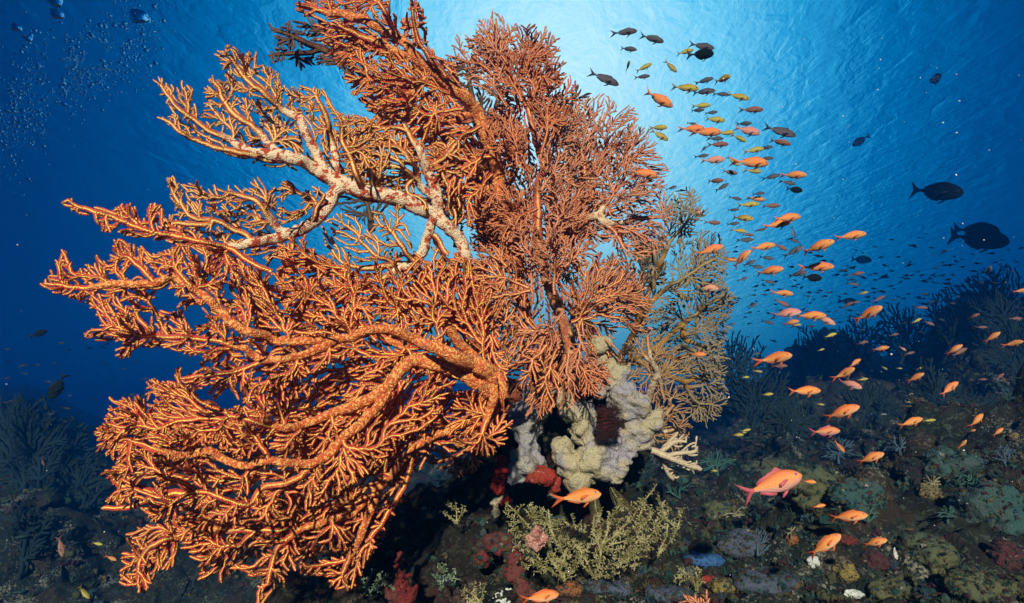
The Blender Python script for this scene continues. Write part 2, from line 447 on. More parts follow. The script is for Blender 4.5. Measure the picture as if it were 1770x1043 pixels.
nr, na = 700, 640
rr = np.geomspace(.35, 60, nr); aa = np.radians(np.linspace(-68, 68, na)); Rg, Ag = np.meshgrid(rr, aa, indexing='ij')
X = Rg * np.sin(Ag); Y = Rg * np.cos(Ag); Z = H(X, Y)
# sideways push so that lumps overhang a little
q3 = np.stack([X * 6, Y * 6, Z * 6], -1); X = X + vnoise(q3, 71) * .035 * np.clip(Rg / 2, .4, 3); Z = Z + vnoise(q3 * 1.9, 72) * .012
i = np.arange(nr - 1)[:, None] * na; j = np.arange(na - 1)[None]
Q = np.stack([i + j, i + na + j, i + na + j + 1, i + j + 1], -1).reshape(-1, 4)
tag(mesh_obj('seabed', np.stack([X, Y, Z], -1).reshape(-1, 3), [Q], M['seabed']), kind='structure')

# the rippled surface overhead: a real sheet of waves that bends the sky light
WZ = 5.2
t = NT('water_surface')
mp = t.n('ShaderNodeMapping'); t.put(mp.inputs['Vector'], t.obj()); mp.inputs['Rotation'].default_value = (0, 0, math.radians(-38)); mp.inputs['Scale'].default_value = (1.0, .7, 1)
h1 = t.noise(2.6, 3, .55, mp.outputs[0], .6); h2 = t.noise(9.5, 2, .5, mp.outputs[0], .4); h3 = t.noise(.7, 2, .5, mp.outputs[0])
hh = t.math('ADD', t.math('ADD', t.math('MULTIPLY', h1, 1.), t.math('MULTIPLY', h2, .25)), t.math('MULTIPLY', h3, 1.0))
bn = t.n('ShaderNodeBump', Strength=.6, Distance=.085, Height=hh)
gb = t.n('ShaderNodeBsdfRefraction', Roughness=0., IOR=1.16); gb.inputs['Color'].default_value = (1, 1, 1, 1); t.put(gb.inputs['Normal'], bn.outputs[0])
t.t.links.new(gb.outputs[0], t.out.inputs['Surface']); M['water'] = t.m
gx = np.linspace(-70, 70, 120); gy = np.linspace(-4.5, 90, 120); GX, GY = np.meshgrid(gx, gy, indexing='ij'); i = np.arange(119)[:, None] * 120; j = np.arange(119)[None]
Q = np.stack([i + j, i + 120 + j, i + 121 + j, i + j + 1], -1).reshape(-1, 4)
tag(mesh_obj('water_surface', np.stack([GX, GY, WZ + 0 * GX], -1).reshape(-1, 3), [Q[:, ::-1]], M['water']), kind='structure')

# the water itself
def box_obj(name, lo, hi, mat):
    x0, y0, z0 = lo; x1, y1, z1 = hi
    V = [(x0, y0, z0), (x1, y0, z0), (x1, y1, z0), (x0, y1, z0), (x0, y0, z1), (x1, y0, z1), (x1, y1, z1), (x0, y1, z1)]
    return mesh_obj(name, V, [np.array([(3, 2, 1, 0), (4, 5, 6, 7), (0, 1, 5, 4), (1, 2, 6, 5), (2, 3, 7, 6), (3, 0, 4, 7)])], mat, smooth=False)
t = NT('haze')
pv = t.n('ShaderNodeVolumePrincipled', Density=.042, Anisotropy=.6); pv.inputs['Color'].default_value = (.012, .26, .68, 1); pv.inputs['Absorption Color'].default_value = (.0, .12, .30, 1)
t.t.links.new(pv.outputs[0], t.out.inputs['Volume']); M['haze'] = t.m
tag(box_obj('haze', (-66, -1.6, -8), (66, 66, 5.0), M['haze']), kind='stuff')

# ------------------------------------------------------------------ sea fans
def colony(name, x, y, d, label, cat='sea fan', group=None): return thing(name, P(x, y, d), label, cat, group)
GF = 'branching sea fans growing on the outcrop'

# --- the big glowing orange fan, lower left
A = colony('sea_fan', 868, 690, 1.28, 'biggest and brightest orange sea fan, spreading to the left edge and down to the bottom', group=GF)
def back_layer(par_, mat_, limbs, poly, **k):
    # a second sheet of the same colony growing a hand's breadth behind the first
    if k.get('seed', 0) in (11, 12, 41, 42, 91, 81, 82, 84):
        thin = [[(p[0] + 5, p[1] + 4, p[2] * .45) for p in L] for L in limbs]
        fan(M[mat_], par_, thin, poly, k['d0'] + .10, kill=k['kill'], step=4.4, w=k['w'], exp=.15, wmax=6, seed=k['seed'] + 500, holes=k.get('holes', ()), inertia=.4)
def fa(*a, **k): fa1(*a, **k); back_layer(A, 'fan_orange', *a, **{**dict(d0=1.22, kill=7.5, w=2.6), **k})
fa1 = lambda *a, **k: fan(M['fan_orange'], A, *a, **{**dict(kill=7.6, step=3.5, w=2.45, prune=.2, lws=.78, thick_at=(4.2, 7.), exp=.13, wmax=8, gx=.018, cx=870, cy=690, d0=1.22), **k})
# left arm
fa([[(866, 690, 19), (857, 655, 18), (788, 618, 15), (722, 586, 12), (650, 572, 10), (585, 592, 9), (533, 592, 9), (481, 586, 8), (440, 572, 9), (412, 560, 9), (375, 528, 9), (340, 499, 8), (298, 479, 8), (268, 491, 8), (216, 491, 7), (150, 497, 5), (75, 493, 3)],
    [(585, 592, 9), (530, 612, 8), (461, 621, 7), (420, 600, 6), (350, 590, 5), (250, 580, 4)],
    [(461, 621, 5), (412, 645, 5), (350, 652, 4), (310, 655, 3)],
    [(268, 491, 6), (250, 465, 5), (225, 445, 4)], [(340, 499, 5), (310, 470, 4), (300, 440, 3)]],
   [(68, 492), (88, 470), (108, 430), (118, 432), (125, 472), (150, 448), (163, 480), (165, 440), (190, 455), (195, 412), (215, 415), (240, 425), (270, 440), (300, 422), (345, 425), (400, 440), (440, 470), (470, 500), (480, 540), (540, 560), (600, 590), (560, 640), (500, 660), (470, 690), (440, 682), (420, 700), (395, 668), (370, 695), (350, 670), (320, 670), (300, 640), (325, 612), (240, 598), (215, 625), (195, 615), (215, 590), (150, 590), (145, 572), (170, 560), (165, 535), (130, 520), (75, 502)],
   holes=[(228, 472, 14), (285, 520, 22), (340, 545, 18), (400, 505, 12), (500, 535, 12), (250, 550, 11), (330, 632, 16), (450, 650, 14)], seed=11, d0=1.17)
# small arm above it
fa([[(470, 470, 5), (400, 432, 5), (330, 412, 5), (270, 402, 5), (215, 383, 5), (160, 365, 5), (118, 345, 3)],
    [(270, 402, 4), (262, 375, 3)]],
   [(105, 352), (122, 332), (135, 352), (180, 360), (215, 352), (235, 350), (245, 385), (262, 350), (285, 352), (290, 385), (340, 398), (420, 440), (400, 470), (345, 430), (270, 420), (225, 408), (170, 398), (165, 382), (120, 362)], seed=12, d0=1.16, w=2.9)
# middle mass
fa([[(866, 690, 14), (820, 620, 11), (760, 560, 9), (700, 520, 8), (620, 490, 5)], [(820, 620, 8), (830, 540, 6), (815, 480, 4)], [(760, 560, 7), (740, 510, 5), (700, 470, 4)], [(700, 600, 7), (620, 560, 6), (550, 520, 5), (520, 470, 3)]],
   [(470, 470), (500, 430), (530, 420), (560, 440), (620, 470), (660, 495), (700, 470), (740, 455), (790, 440), (815, 450), (835, 500), (860, 560), (880, 620), (870, 690), (800, 660), (740, 640), (600, 640), (540, 600), (500, 560), (480, 520)], seed=41 + 471, d0=1.27, holes=[(650, 588, 14), (750, 575, 9)])
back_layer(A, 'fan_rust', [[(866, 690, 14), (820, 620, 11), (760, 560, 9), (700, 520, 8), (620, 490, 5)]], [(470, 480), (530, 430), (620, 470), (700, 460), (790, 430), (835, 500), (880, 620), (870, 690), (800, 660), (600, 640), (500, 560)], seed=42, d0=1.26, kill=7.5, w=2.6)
for k, (x, y, a, rad, sp, s, dd) in enumerate([
    (560, 600, 118, 150, 75, 21, 1.20), (650, 590, 128, 150, 70, 22, 1.21), (700, 590, 100, 150, 60, 23, 1.22), (770, 610, 108, 160, 55, 24, 1.22),
    (640, 620, 150, 110, 80, 25, 1.17), (480, 590, 120, 130, 60, 26, 1.18), (840, 640, 105, 150, 45, 27, 1.23), (600, 640, 175, 120, 70, 28, 1.16), (560, 470, 150, 90, 70, 29, 1.25),
    (455, 560, 100, 100, 50, 30, 1.17), (820, 560, 120, 120, 60, 31, 1.26), (700, 640, 230, 120, 80, 32, 1.18), (535, 620, 215, 110, 70, 33, 1.16)]):
    fa([[(x, y, 3.8), (x + .3 * rad * math.cos(math.radians(a)), y - .3 * rad * math.sin(math.radians(a)), 3)]], sector(x, y, a, rad, sp, s), seed=s, d0=dd, cx=x, relief=.03, holes=[(655, 590, 12), (750, 565, 9)] )
# lower left lobes
fa([[(866, 690, 19), (840, 665, 18), (790, 640, 15), (719, 622, 13), (680, 655, 12), (641, 690, 11), (583, 713, 9), (525, 733, 8), (470, 735, 6), (400, 720, 4)],
    [(680, 655, 11), (640, 715, 11), (594, 756, 10), (544, 800, 9), (463, 797, 9), (421, 808, 8), (386, 798, 8), (363, 783, 8), (332, 783, 7), (274, 783, 6), (220, 760, 4)],
    [(544, 800, 6), (500, 830, 6), (459, 841, 6), (421, 872, 5), (350, 850, 4), (290, 870, 3)],
    [(463, 797, 5), (450, 770, 4), (420, 730, 3)]],
   [(163, 742), (185, 715), (195, 685), (210, 692), (240, 690), (252, 720), (270, 690), (262, 655), (300, 655), (350, 690), (400, 705), (480, 660), (560, 650), (640, 630), (700, 600), (760, 620), (800, 650), (760, 720), (700, 760), (660, 800), (600, 850), (540, 880), (470, 900), (420, 920), (390, 900), (330, 900), (260, 905), (245, 880), (260, 850), (205, 880), (178, 870), (205, 845), (175, 820), (200, 800), (165, 780)],
   holes=[(488, 870, 15), (520, 655, 16), (300, 850, 15), (250, 840, 12), (440, 668, 10)], seed=41, d0=1.18)
fa([[(866, 690, 16), (820, 720, 11), (770, 740, 9), (700, 790, 8), (652, 849, 7), (602, 887, 7), (525, 910, 6), (440, 915, 5), (350, 915, 7), (300, 930, 6)],
    [(300, 930, 6), (262, 945, 5), (245, 970, 4), (235, 1005, 3)],
    [(652, 849, 9), (641, 880, 8), (615, 940, 7), (591, 990, 5)],
    [(525, 910, 7), (480, 950, 5), (465, 1010, 4)], [(440, 915, 5), (400, 960, 4), (345, 1000, 3)], [(720, 776, 5), (690, 850, 5), (640, 930, 5)]],
   [(880, 690), (850, 760), (790, 780), (750, 770), (720, 805), (695, 850), (690, 880), (650, 930), (655, 950), (620, 1000), (612, 1028), (590, 1015), (570, 1022), (560, 990), (520, 1000), (500, 985), (495, 1020), (470, 1000), (455, 1055), (440, 1050), (448, 1000), (400, 985), (380, 1010), (375, 980), (345, 1000), (338, 970), (310, 945), (300, 985), (270, 990), (245, 1028), (225, 1018), (203, 1008), (212, 975), (202, 960), (235, 945), (212, 935), (225, 918), (270, 905), (400, 860), (520, 850), (640, 780), (740, 690), (800, 670)],
   holes=[(730, 800, 8), (560, 960, 12), (430, 965, 16), (640, 830, 8)], seed=42, d0=1.24)
for k, (x, y, a, rad, sp, s, dd) in enumerate([
    (640, 690, 225, 160, 60, 51, 1.16), (583, 713, 215, 130, 80, 52, 1.15), (700, 660, 235, 180, 50, 53, 1.19), (760, 660, 240, 190, 45, 54, 1.21), (463, 797, 145, 120, 70, 55, 1.14),
    (386, 798, 165, 130, 60, 56, 1.13), (421, 872, 200, 120, 70, 57, 1.15), (300, 780, 150, 130, 70, 58, 1.13), (652, 849, 200, 150, 60, 59, 1.18), (525, 733, 160, 110, 80, 60, 1.15), (560, 820, 225, 140, 60, 61, 1.17), (330, 700, 95, 60, 80, 62, 1.18)]):
    fa([[(x, y, 3.8), (x + .3 * rad * math.cos(math.radians(a)), y - .3 * rad * math.sin(math.radians(a)), 3)]], sector(x, y, a, rad, sp, s), seed=s, d0=dd, cx=x, relief=.03, holes=[(488, 870, 15)])
# hanging fan below the holdfast, yellow veined
fa([[(850, 655, 12), (852, 690, 9), (845, 720, 7), (835, 748, 5)]], [(850, 655), (880, 680), (888, 735), (882, 762), (862, 785), (840, 792), (808, 780), (770, 752), (765, 720), (790, 690), (820, 665)], kill=7, w=2.2, seed=71, d0=1.13)
# dark fans behind the lower lobes
B0 = colony('sea_fan', 800, 760, 1.5, 'shaded dark red brown sea fan hanging under the bright orange fan beside the sponge', group=GF)
fan(M['fan_rust'], B0, [[(850, 730, 7), (790, 790, 5), (740, 800, 4)]], [(880, 740), (840, 800), (800, 830), (740, 810), (700, 780), (730, 750), (800, 730)], 1.45, kill=5.5, step=3.4, w=1.6, seed=72)
B1 = colony('sea_fan', 560, 930, 1.5, 'dim reddish sea fan seen through the bottom of the bright orange fan', group=GF)
fan(M['fan_rust'], B1, [[(700, 860, 8), (600, 920, 6), (480, 920, 5), (380, 950, 3)]], [(700, 850), (660, 940), (600, 970), (540, 960), (480, 980), (430, 965), (400, 1000), (340, 960), (330, 930), (480, 880), (600, 860)], 1.42, kill=5.5, step=3.4, w=1.7, seed=73)
B2 = colony('sea_fan', 230, 840, 1.3, 'small thick armed red sea fan sticking out left below the largest fan lobe', group=GF)
fan(M['fan_orange'], B2, [[(330, 850, 7), (275, 852, 7), (235, 842, 7), (205, 838, 6), (178, 815, 4)], [(275, 852, 6), (225, 880, 5), (180, 876, 4)], [(235, 842, 5), (215, 818, 4), (200, 800, 4)], [(330, 850, 6), (290, 810, 5), (270, 790, 4)]],
    [(230, 835), (240, 850), (225, 860)], 1.32, seed=74, w=4, part=False)
B3 = colony('sea_fan', 300, 700, 1.35, 'deep red upright sea fan tips behind the left lobe of the bright orange fan', group=GF)
fan(M['fan_rust'], B3, [[(340, 770, 6), (310, 720, 5), (280, 680, 4)]], [(340, 770), (250, 740), (255, 655), (270, 650), (285, 670), (300, 655), (315, 680), (330, 690), (380, 740)], 1.33, kill=6, step=3.4, w=2.3, seed=75)

# --- cream limbed fan, upper left
Bc = colony('sea_fan', 805, 448, 1.38, 'upper left orange sea fan with a thick bare cream limb speckled red', group=GF)
def fb(*a, **k): fb1(*a, **k); back_layer(Bc, 'fan_cream', *a, **{**dict(d0=1.38, kill=7.6, w=2.1), **k})
fb1 = lambda *a, **k: fan(M['fan_cream'], Bc, *a, **{**dict(kill=6.6, step=3.3, w=1.95, prune=.25, lws=.72, exp=.2, wmax=8, gx=.008, cx=805, cy=448, d0=1.38, thick_at=(3.6, 8.)), **k})
fb([[(808, 455, 12), (798, 417, 13), (764, 383, 14), (723, 362, 15), (688, 347, 15), (629, 334, 15), (590, 316, 17), (560, 302, 18), (529, 285, 12), (490, 274, 13), (450, 268, 10), (420, 255, 8), (390, 235, 6), (345, 212, 5), (310, 190, 4), (280, 148, 3)],
    [(560, 302, 12), (545, 270, 11), (532, 235, 9), (515, 205, 7), (480, 180, 6), (440, 145, 5), (400, 100, 4)],
    [(581, 305, 10), (578, 270, 8), (572, 235, 6), (560, 200, 5), (545, 165, 4)],
    [(490, 274, 8), (465, 250, 7), (450, 225, 6), (400, 190, 5), (365, 140, 4)],
    [(450, 268, 7), (400, 262, 5), (350, 245, 4), (280, 208, 3)],
    [(629, 334, 6), (600, 260, 5), (595, 215, 4)]],
   [(268, 140), (285, 133), (300, 152), (310, 138), (330, 150), (335, 182), (352, 195), (350, 165), (362, 128), (375, 130), (392, 150), (382, 110), (368, 92), (385, 80), (400, 78), (420, 92), (445, 88), (450, 110), (480, 118), (485, 145), (510, 150), (540, 150), (560, 152), (580, 190), (640, 205), (660, 240), (640, 300), (580, 300), (520, 300), (480, 290), (450, 288), (430, 272), (380, 265), (350, 252), (330, 232), (275, 212), (272, 203), (300, 200), (280, 168)],
   holes=[(440, 205, 8), (395, 230, 8), (350, 215, 6)], seed=81)
fb([[(764, 383, 13), (754, 330, 11), (735, 290, 10), (722, 255, 7), (700, 215, 5)], [(754, 345, 9), (725, 322, 8), (718, 290, 5)], [(735, 300, 6), (770, 270, 5), (790, 250, 4)]],
   [(790, 400), (680, 340), (620, 320), (600, 260), (590, 215), (620, 195), (660, 215), (700, 210), (740, 250), (790, 240), (800, 300), (800, 360)], seed=82, d0=1.41, w=2.4, kill=8)
fb([[(650, 340, 8), (640, 300, 5), (620, 260, 4)]], sector(655, 345, 115, 130, 80, 5), seed=83, d0=1.36)
# limb curling down left
fb([[(602, 318, 12), (582, 328, 13), (561, 359, 12), (533, 386, 12), (502, 405, 12), (447, 416, 10), (400, 424, 7), (360, 432, 4)],
    [(502, 405, 9), (481, 398, 8), (461, 369, 6), (440, 345, 5), (400, 335, 4)],
    [(447, 416, 6), (410, 400, 5), (375, 385, 5), (330, 370, 4), (300, 330, 3)],
    [(533, 386, 5), (545, 360, 4), (560, 335, 3)], [(502, 405, 5), (502, 430, 5), (490, 460, 3)], [(361, 390, 5), (330, 388, 5), (300, 385, 4)]],
   [(285, 312), (295, 302), (320, 322), (345, 312), (352, 330), (372, 318), (378, 340), (398, 316), (415, 332), (432, 320), (440, 305), (460, 330), (475, 322), (490, 308), (515, 330), (545, 325), (575, 330), (555, 355), (525, 372), (480, 390), (505, 420), (515, 440), (508, 470), (490, 462), (480, 440), (455, 465), (450, 440), (400, 440), (380, 432), (330, 430), (275, 408), (285, 380), (300, 365)],
   holes=[(505, 350, 13), (455, 385, 0)], seed=84, d0=1.34)
# branch curling below the limb
fb([[(745, 375, 9), (738, 400, 9), (732, 430, 10), (715, 455, 10), (690, 467, 8), (655, 490, 5)], [(715, 455, 7), (680, 462, 6), (640, 465, 6), (610, 462, 4)], [(738, 400, 6), (755, 410, 5), (775, 440, 4)], [(680, 462, 5), (650, 440, 4), (620, 410, 3)]],
   [(552, 385), (590, 362), (615, 372), (640, 400), (700, 440), (715, 440), (700, 470), (650, 495), (610, 470), (560, 445)], seed=85, d0=1.30)
fb([[(715, 450, 6), (700, 425, 5), (680, 400, 4)]], sector(722, 440, 135, 115, 60, 9), seed=86, d0=1.32)
fb([[(752, 405, 5), (765, 440, 4)]], sector(745, 400, -70, 80, 50, 10), seed=87, d0=1.31)

# --- top fan leaning left
Ct = colony('sea_fan', 850, 250, 1.55, 'topmost orange red sea fan leaning left and touching the upper frame edge', group=GF)
def fc(*a, **k): fc1(*a, **k); back_layer(Ct, 'fan_rust', *a, **{**dict(d0=1.54, kill=7.5, w=2.6), **k})
fc1 = lambda *a, **k: fan(M['fan_orange'], Ct, *a, **{**dict(kill=6.6, step=3.3, w=2.1, prune=.25, lws=.8, thick_at=(4.2, 7.), exp=.15, wmax=8, gx=.006, cx=850, cy=250, d0=1.52), **k})
fc([[(915, 560, 9), (892, 460, 10), (868, 345, 11), (850, 255, 12), (825, 195, 13), (778, 152, 13), (726, 104, 12), (692, 69, 10), (640, 38, 9), (571, 24, 7), (512, 8, 4)],
    [(726, 104, 8), (690, 95, 7), (640, 70, 6), (590, 50, 5)], [(778, 152, 8), (735, 145, 7), (690, 140, 6), (640, 130, 4)], [(692, 69, 6), (672, 35, 5), (655, 5, 4)],
    [(778, 150, 6), (745, 95, 5), (722, 60, 4), (710, 15, 3)], [(825, 195, 8), (780, 210, 7), (740, 215, 6), (690, 200, 4)]],
   [(505, 10), (520, -5), (640, -10), (668, -5), (690, 30), (700, 25), (705, -5), (722, -5), (740, 30), (738, 70), (770, 105), (790, 110), (800, 150), (835, 190), (865, 260), (866, 330), (840, 350), (800, 300), (745, 260), (700, 215), (650, 210), (610, 165), (588, 130), (600, 110), (600, 70), (560, 45), (520, 30)], seed=91, gy=.04)
for k, (x, y, a, rad, sp, s, dd) in enumerate([(778, 160, 165, 150, 55, 92, 1.45), (800, 190, 190, 150, 60, 93, 1.46), (830, 220, 205, 140, 60, 94, 1.47), (700, 90, 170, 130, 50, 95, 1.46), (845, 270, 200, 120, 70, 96, 1.46), (740, 130, 220, 120, 70, 97, 1.44), (660, 70, 175, 120, 35, 98, 1.47), (850, 300, 225, 110, 60, 99, 1.44)]):
    fc([[(x, y, 3.8), (x + .3 * rad * math.cos(math.radians(a)), y - .3 * rad * math.sin(math.radians(a)), 3)]], sector(x, y, a, rad, sp, s), seed=s, d0=dd, cx=x, relief=.03)
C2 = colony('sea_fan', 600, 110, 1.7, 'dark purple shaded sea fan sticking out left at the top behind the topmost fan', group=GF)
fan(M['fan_purple_shade'], C2, [[(640, 150, 6), (600, 100, 6), (560, 85, 6), (520, 70, 5), (475, 50, 3)], [(560, 85, 5), (520, 95, 4), (475, 95, 3)], [(600, 100, 4), (570, 60, 4), (550, 35, 3)]],
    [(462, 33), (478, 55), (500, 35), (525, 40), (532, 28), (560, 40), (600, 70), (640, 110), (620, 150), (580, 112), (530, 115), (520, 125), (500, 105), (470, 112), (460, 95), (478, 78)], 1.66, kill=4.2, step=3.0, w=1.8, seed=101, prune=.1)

# --- centre column
D = colony('sea_fan', 985, 700, 1.62, 'tall rusty red sea fan forming the central column above the beige sponge', group=GF)
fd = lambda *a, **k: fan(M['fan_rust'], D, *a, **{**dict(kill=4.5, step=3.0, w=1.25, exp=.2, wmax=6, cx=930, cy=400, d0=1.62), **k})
fd([[(1000, 700, 12), (985, 600, 11), (960, 520, 10), (935, 440, 10), (930, 330, 9), (941, 287, 8), (923, 235, 7), (912, 190, 6), (895, 155, 5), (872, 112, 4), (862, 70, 3)],
    [(912, 185, 5), (925, 150, 4), (930, 110, 3)], [(985, 600, 7), (960, 650, 6), (940, 700, 4)]],
   [(835, 75), (850, 82), (865, 60), (878, 95), (905, 72), (915, 105), (922, 72), (940, 85), (955, 115), (975, 135), (965, 170), (945, 200), (950, 250), (960, 330), (990, 420), (1010, 520), (1012, 600), (1005, 640), (975, 700), (945, 715), (930, 705), (925, 660), (900, 600), (880, 520), (880, 420), (870, 330), (870, 240), (855, 160), (838, 120)], seed=111)
SUB = [  # x, y, angle, radius, spread, seed, depth, material
    (912, 200, 75, 125, 62, 121, 1.60, 'rust'), (900, 190, 110, 120, 35, 122, 1.57, 'rust'), (920, 300, 130, 110, 70, 123, 1.55, 'rust'), (935, 330, 60, 90, 70, 124, 1.56, 'brick'),
    (905, 400, 140, 110, 80, 125, 1.53, 'rust'), (945, 420, 60, 120, 60, 126, 1.52, 'brick'), (912, 497, 155, 118, 80, 127, 1.44, 'front'), (915, 500, 195, 112, 60, 128, 1.45, 'front'),
    (932, 470, 120, 100, 50, 129, 1.50, 'brick'), (960, 510, 95, 110, 60, 130, 1.48, 'brick'), (842, 592, 82, 84, 75, 131, 1.34, 'front'), (866, 652, 60, 90, 70, 132, 1.31, 'front'),
    (945, 578, 175, 84, 80, 133, 1.42, 'front'), (975, 540, 235, 110, 60, 134, 1.44, 'brick'), (965, 600, 252, 112, 46, 135, 1.40, 'front'), (950, 600, 222, 112, 60, 136, 1.39, 'front'),
    (985, 610, 262, 100, 40, 137, 1.43, 'brick'), (995, 560, 285, 90, 50, 138, 1.45, 'brick'), (880, 340, 170, 75, 90, 139, 1.54, 'rust'), (900, 260, 190, 90, 80, 140, 1.58, 'rust'),
    (880, 180, 230, 80, 80, 141, 1.62, 'rust'), (960, 250, 100, 90, 60, 142, 1.64, 'brick'), (985, 400, 110, 110, 50, 143, 1.56, 'brick'), (875, 450, 100, 90, 60, 144, 1.56, 'rust'),
    (1000, 470, 130, 90, 60, 145, 1.50, 'brick'), (955, 660, 240, 70, 60, 146, 1.42, 'rust'), (930, 360, 200, 95, 60, 147, 1.50, 'rust'), (845, 420, 115, 110, 55, 148, 1.60, 'rust'), (860, 520, 150, 70, 70, 149, 1.50, 'brick')]
_r = np.random.RandomState(12)
for k in range(34):
    yy = _r.uniform(110, 640); xx = np.interp(yy, [110, 250, 400, 550, 640], [880, 915, 930, 965, 975]) + _r.uniform(-38, 34)
    side = 1 if xx > np.interp(yy, [110, 640], [895, 960]) else -1
    SUB.append((xx, yy, 90 - side * _r.uniform(5, 70) - (80 * side if yy > 520 else 0), _r.uniform(65, 105), _r.uniform(55, 85), 900 + k, _r.uniform(1.52, 1.68) - (.1 if yy > 450 else 0), 'rust' if _r.uniform() < .6 else 'brick'))
SUB += [(880, 600, 110, 150, 60, 990, 1.56, 'brick'), (900, 570, 145, 120, 70, 991, 1.54, 'rust'), (895, 560, 80, 140, 50, 992, 1.58, 'brick'), (870, 480, 100, 120, 70, 993, 1.62, 'rust'), (920, 470, 150, 110, 60, 994, 1.55, 'rust'), (850, 560, 100, 120, 60, 995, 1.50, 'rust'), (850, 380, 90, 130, 60, 996, 1.66, 'rust'), (975, 600, 75, 170, 60, 997, 1.74, 'rust'), (1000, 560, 50, 130, 60, 998, 1.72, 'brick'), (985, 450, 60, 130, 70, 999, 1.76, 'rust'), (960, 470, 95, 140, 60, 1001, 1.74, 'rust'), (905, 420, 85, 150, 50, 1002, 1.76, 'rust'), (1000, 540, 20, 125, 70, 1003, 1.60, 'brick')]
for (x, y, a, rad, sp, s, dd, mn) in SUB:
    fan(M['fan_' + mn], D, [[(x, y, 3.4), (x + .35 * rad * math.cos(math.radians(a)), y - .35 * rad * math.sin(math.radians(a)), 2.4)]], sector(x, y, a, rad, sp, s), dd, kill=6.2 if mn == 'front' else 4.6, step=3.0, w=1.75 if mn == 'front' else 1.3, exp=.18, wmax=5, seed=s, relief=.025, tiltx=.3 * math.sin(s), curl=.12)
# dark one behind between top fan and column
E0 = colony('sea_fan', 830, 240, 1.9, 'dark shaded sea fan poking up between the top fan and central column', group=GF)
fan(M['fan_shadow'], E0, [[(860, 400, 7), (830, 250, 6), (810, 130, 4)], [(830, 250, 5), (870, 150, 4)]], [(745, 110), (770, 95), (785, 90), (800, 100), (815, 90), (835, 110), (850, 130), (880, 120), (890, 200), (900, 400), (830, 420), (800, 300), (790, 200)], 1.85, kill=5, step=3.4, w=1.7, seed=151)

# --- upper right fans
E = colony('sea_fan', 992, 380, 1.72, 'broad coppery sea fan with pale forked veins, right of the central column', group=GF)
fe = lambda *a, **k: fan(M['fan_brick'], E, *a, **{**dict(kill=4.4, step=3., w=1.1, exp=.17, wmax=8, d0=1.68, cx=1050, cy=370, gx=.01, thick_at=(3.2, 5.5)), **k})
fe([[(960, 385, 8), (1000, 380, 7), (1035, 373, 7), (1060, 385, 5), (1100, 380, 4), (1140, 375, 3)], [(1035, 373, 6), (1050, 345, 5), (1070, 320, 4), (1080, 300, 3)], [(1035, 373, 5), (1060, 400, 4), (1080, 430, 3)], [(1000, 380, 5), (1020, 345, 4), (1030, 320, 3)]],
   [(985, 395), (985, 370), (1010, 300), (1035, 270), (1070, 225), (1100, 232), (1120, 248), (1142, 262), (1160, 290), (1152, 325), (1165, 370), (1155, 400), (1160, 425), (1130, 440), (1100, 455), (1060, 430), (1020, 405)], holes=[(1068, 362, 12)], seed=161)
E2 = colony('sea_fan', 1005, 280, 1.8, 'rounded copper brown sea fan with fine upright twigs against the bright surface', group=GF)
fan(M['fan_brick'], E2, [[(990, 420, 6), (1005, 330, 6), (1010, 280, 5), (1030, 220, 3)], [(1005, 330, 4), (1060, 270, 3)]], [(1000, 420), (950, 300), (955, 220), (970, 190), (1000, 170), (1030, 165), (1045, 160), (1062, 175), (1075, 195), (1090, 180), (1105, 200), (1105, 235), (1080, 280), (1060, 340)], 1.8, kill=4.3, step=3.0, w=1.1, exp=.15, seed=162)
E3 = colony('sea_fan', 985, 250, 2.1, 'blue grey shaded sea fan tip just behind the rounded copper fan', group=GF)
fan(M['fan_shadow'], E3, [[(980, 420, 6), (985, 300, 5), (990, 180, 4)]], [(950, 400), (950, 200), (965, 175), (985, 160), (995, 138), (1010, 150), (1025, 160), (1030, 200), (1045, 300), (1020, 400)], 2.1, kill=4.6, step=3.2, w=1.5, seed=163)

F_ = colony('sea_fan', 993, 549, 1.55, 'flat brick red sea fan opening right like a hand, above the beige sponge', group=GF)
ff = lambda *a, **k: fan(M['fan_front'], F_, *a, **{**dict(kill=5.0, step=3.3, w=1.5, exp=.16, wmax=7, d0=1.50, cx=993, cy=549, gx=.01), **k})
ff([[(985, 556, 4), (994, 552, 3.6), (1002, 549, 3)]],
   [(990, 560), (985, 500), (1000, 455), (1020, 440), (1035, 465), (1050, 448), (1070, 445), (1085, 465), (1078, 490), (1105, 485), (1122, 500), (1118, 530), (1128, 575), (1100, 580), (1070, 570), (1065, 585), (1078, 620), (1070, 632), (1050, 610), (1035, 600), (1030, 620), (1010, 590)], seed=171)

# --- right back fans
G = colony('sea_fan', 1120, 640, 2.25, 'large grey brown sea fan with golden veins, furthest right of the cluster', group=GF)
fg = lambda *a, **k: fan(M['fan_gold'], G, *a, **{**dict(kill=3.9, step=2.7, w=1.0, exp=.13, prune=.3, wmax=8, d0=2.05, cx=1150, cy=500, thick_at=(2.8, 4.5)), **k})
fg([[(1060, 640, 6), (1110, 540, 6), (1135, 470, 5), (1165, 410, 4.4), (1190, 380, 3), (1200, 345, 2)], [(1110, 540, 4), (1150, 500, 4), (1200, 470, 3), (1230, 450, 3)], [(1135, 470, 4), (1130, 420, 3)]],
   [(1060, 560), (1100, 480), (1120, 440), (1150, 400), (1140, 350), (1165, 330), (1190, 318), (1212, 335), (1218, 360), (1200, 395), (1240, 400), (1262, 440), (1258, 480), (1235, 505), (1180, 520), (1140, 560)], holes=[(1125, 500, 12), (1155, 445, 8), (1195, 430, 9)], seed=181, relief=.1)
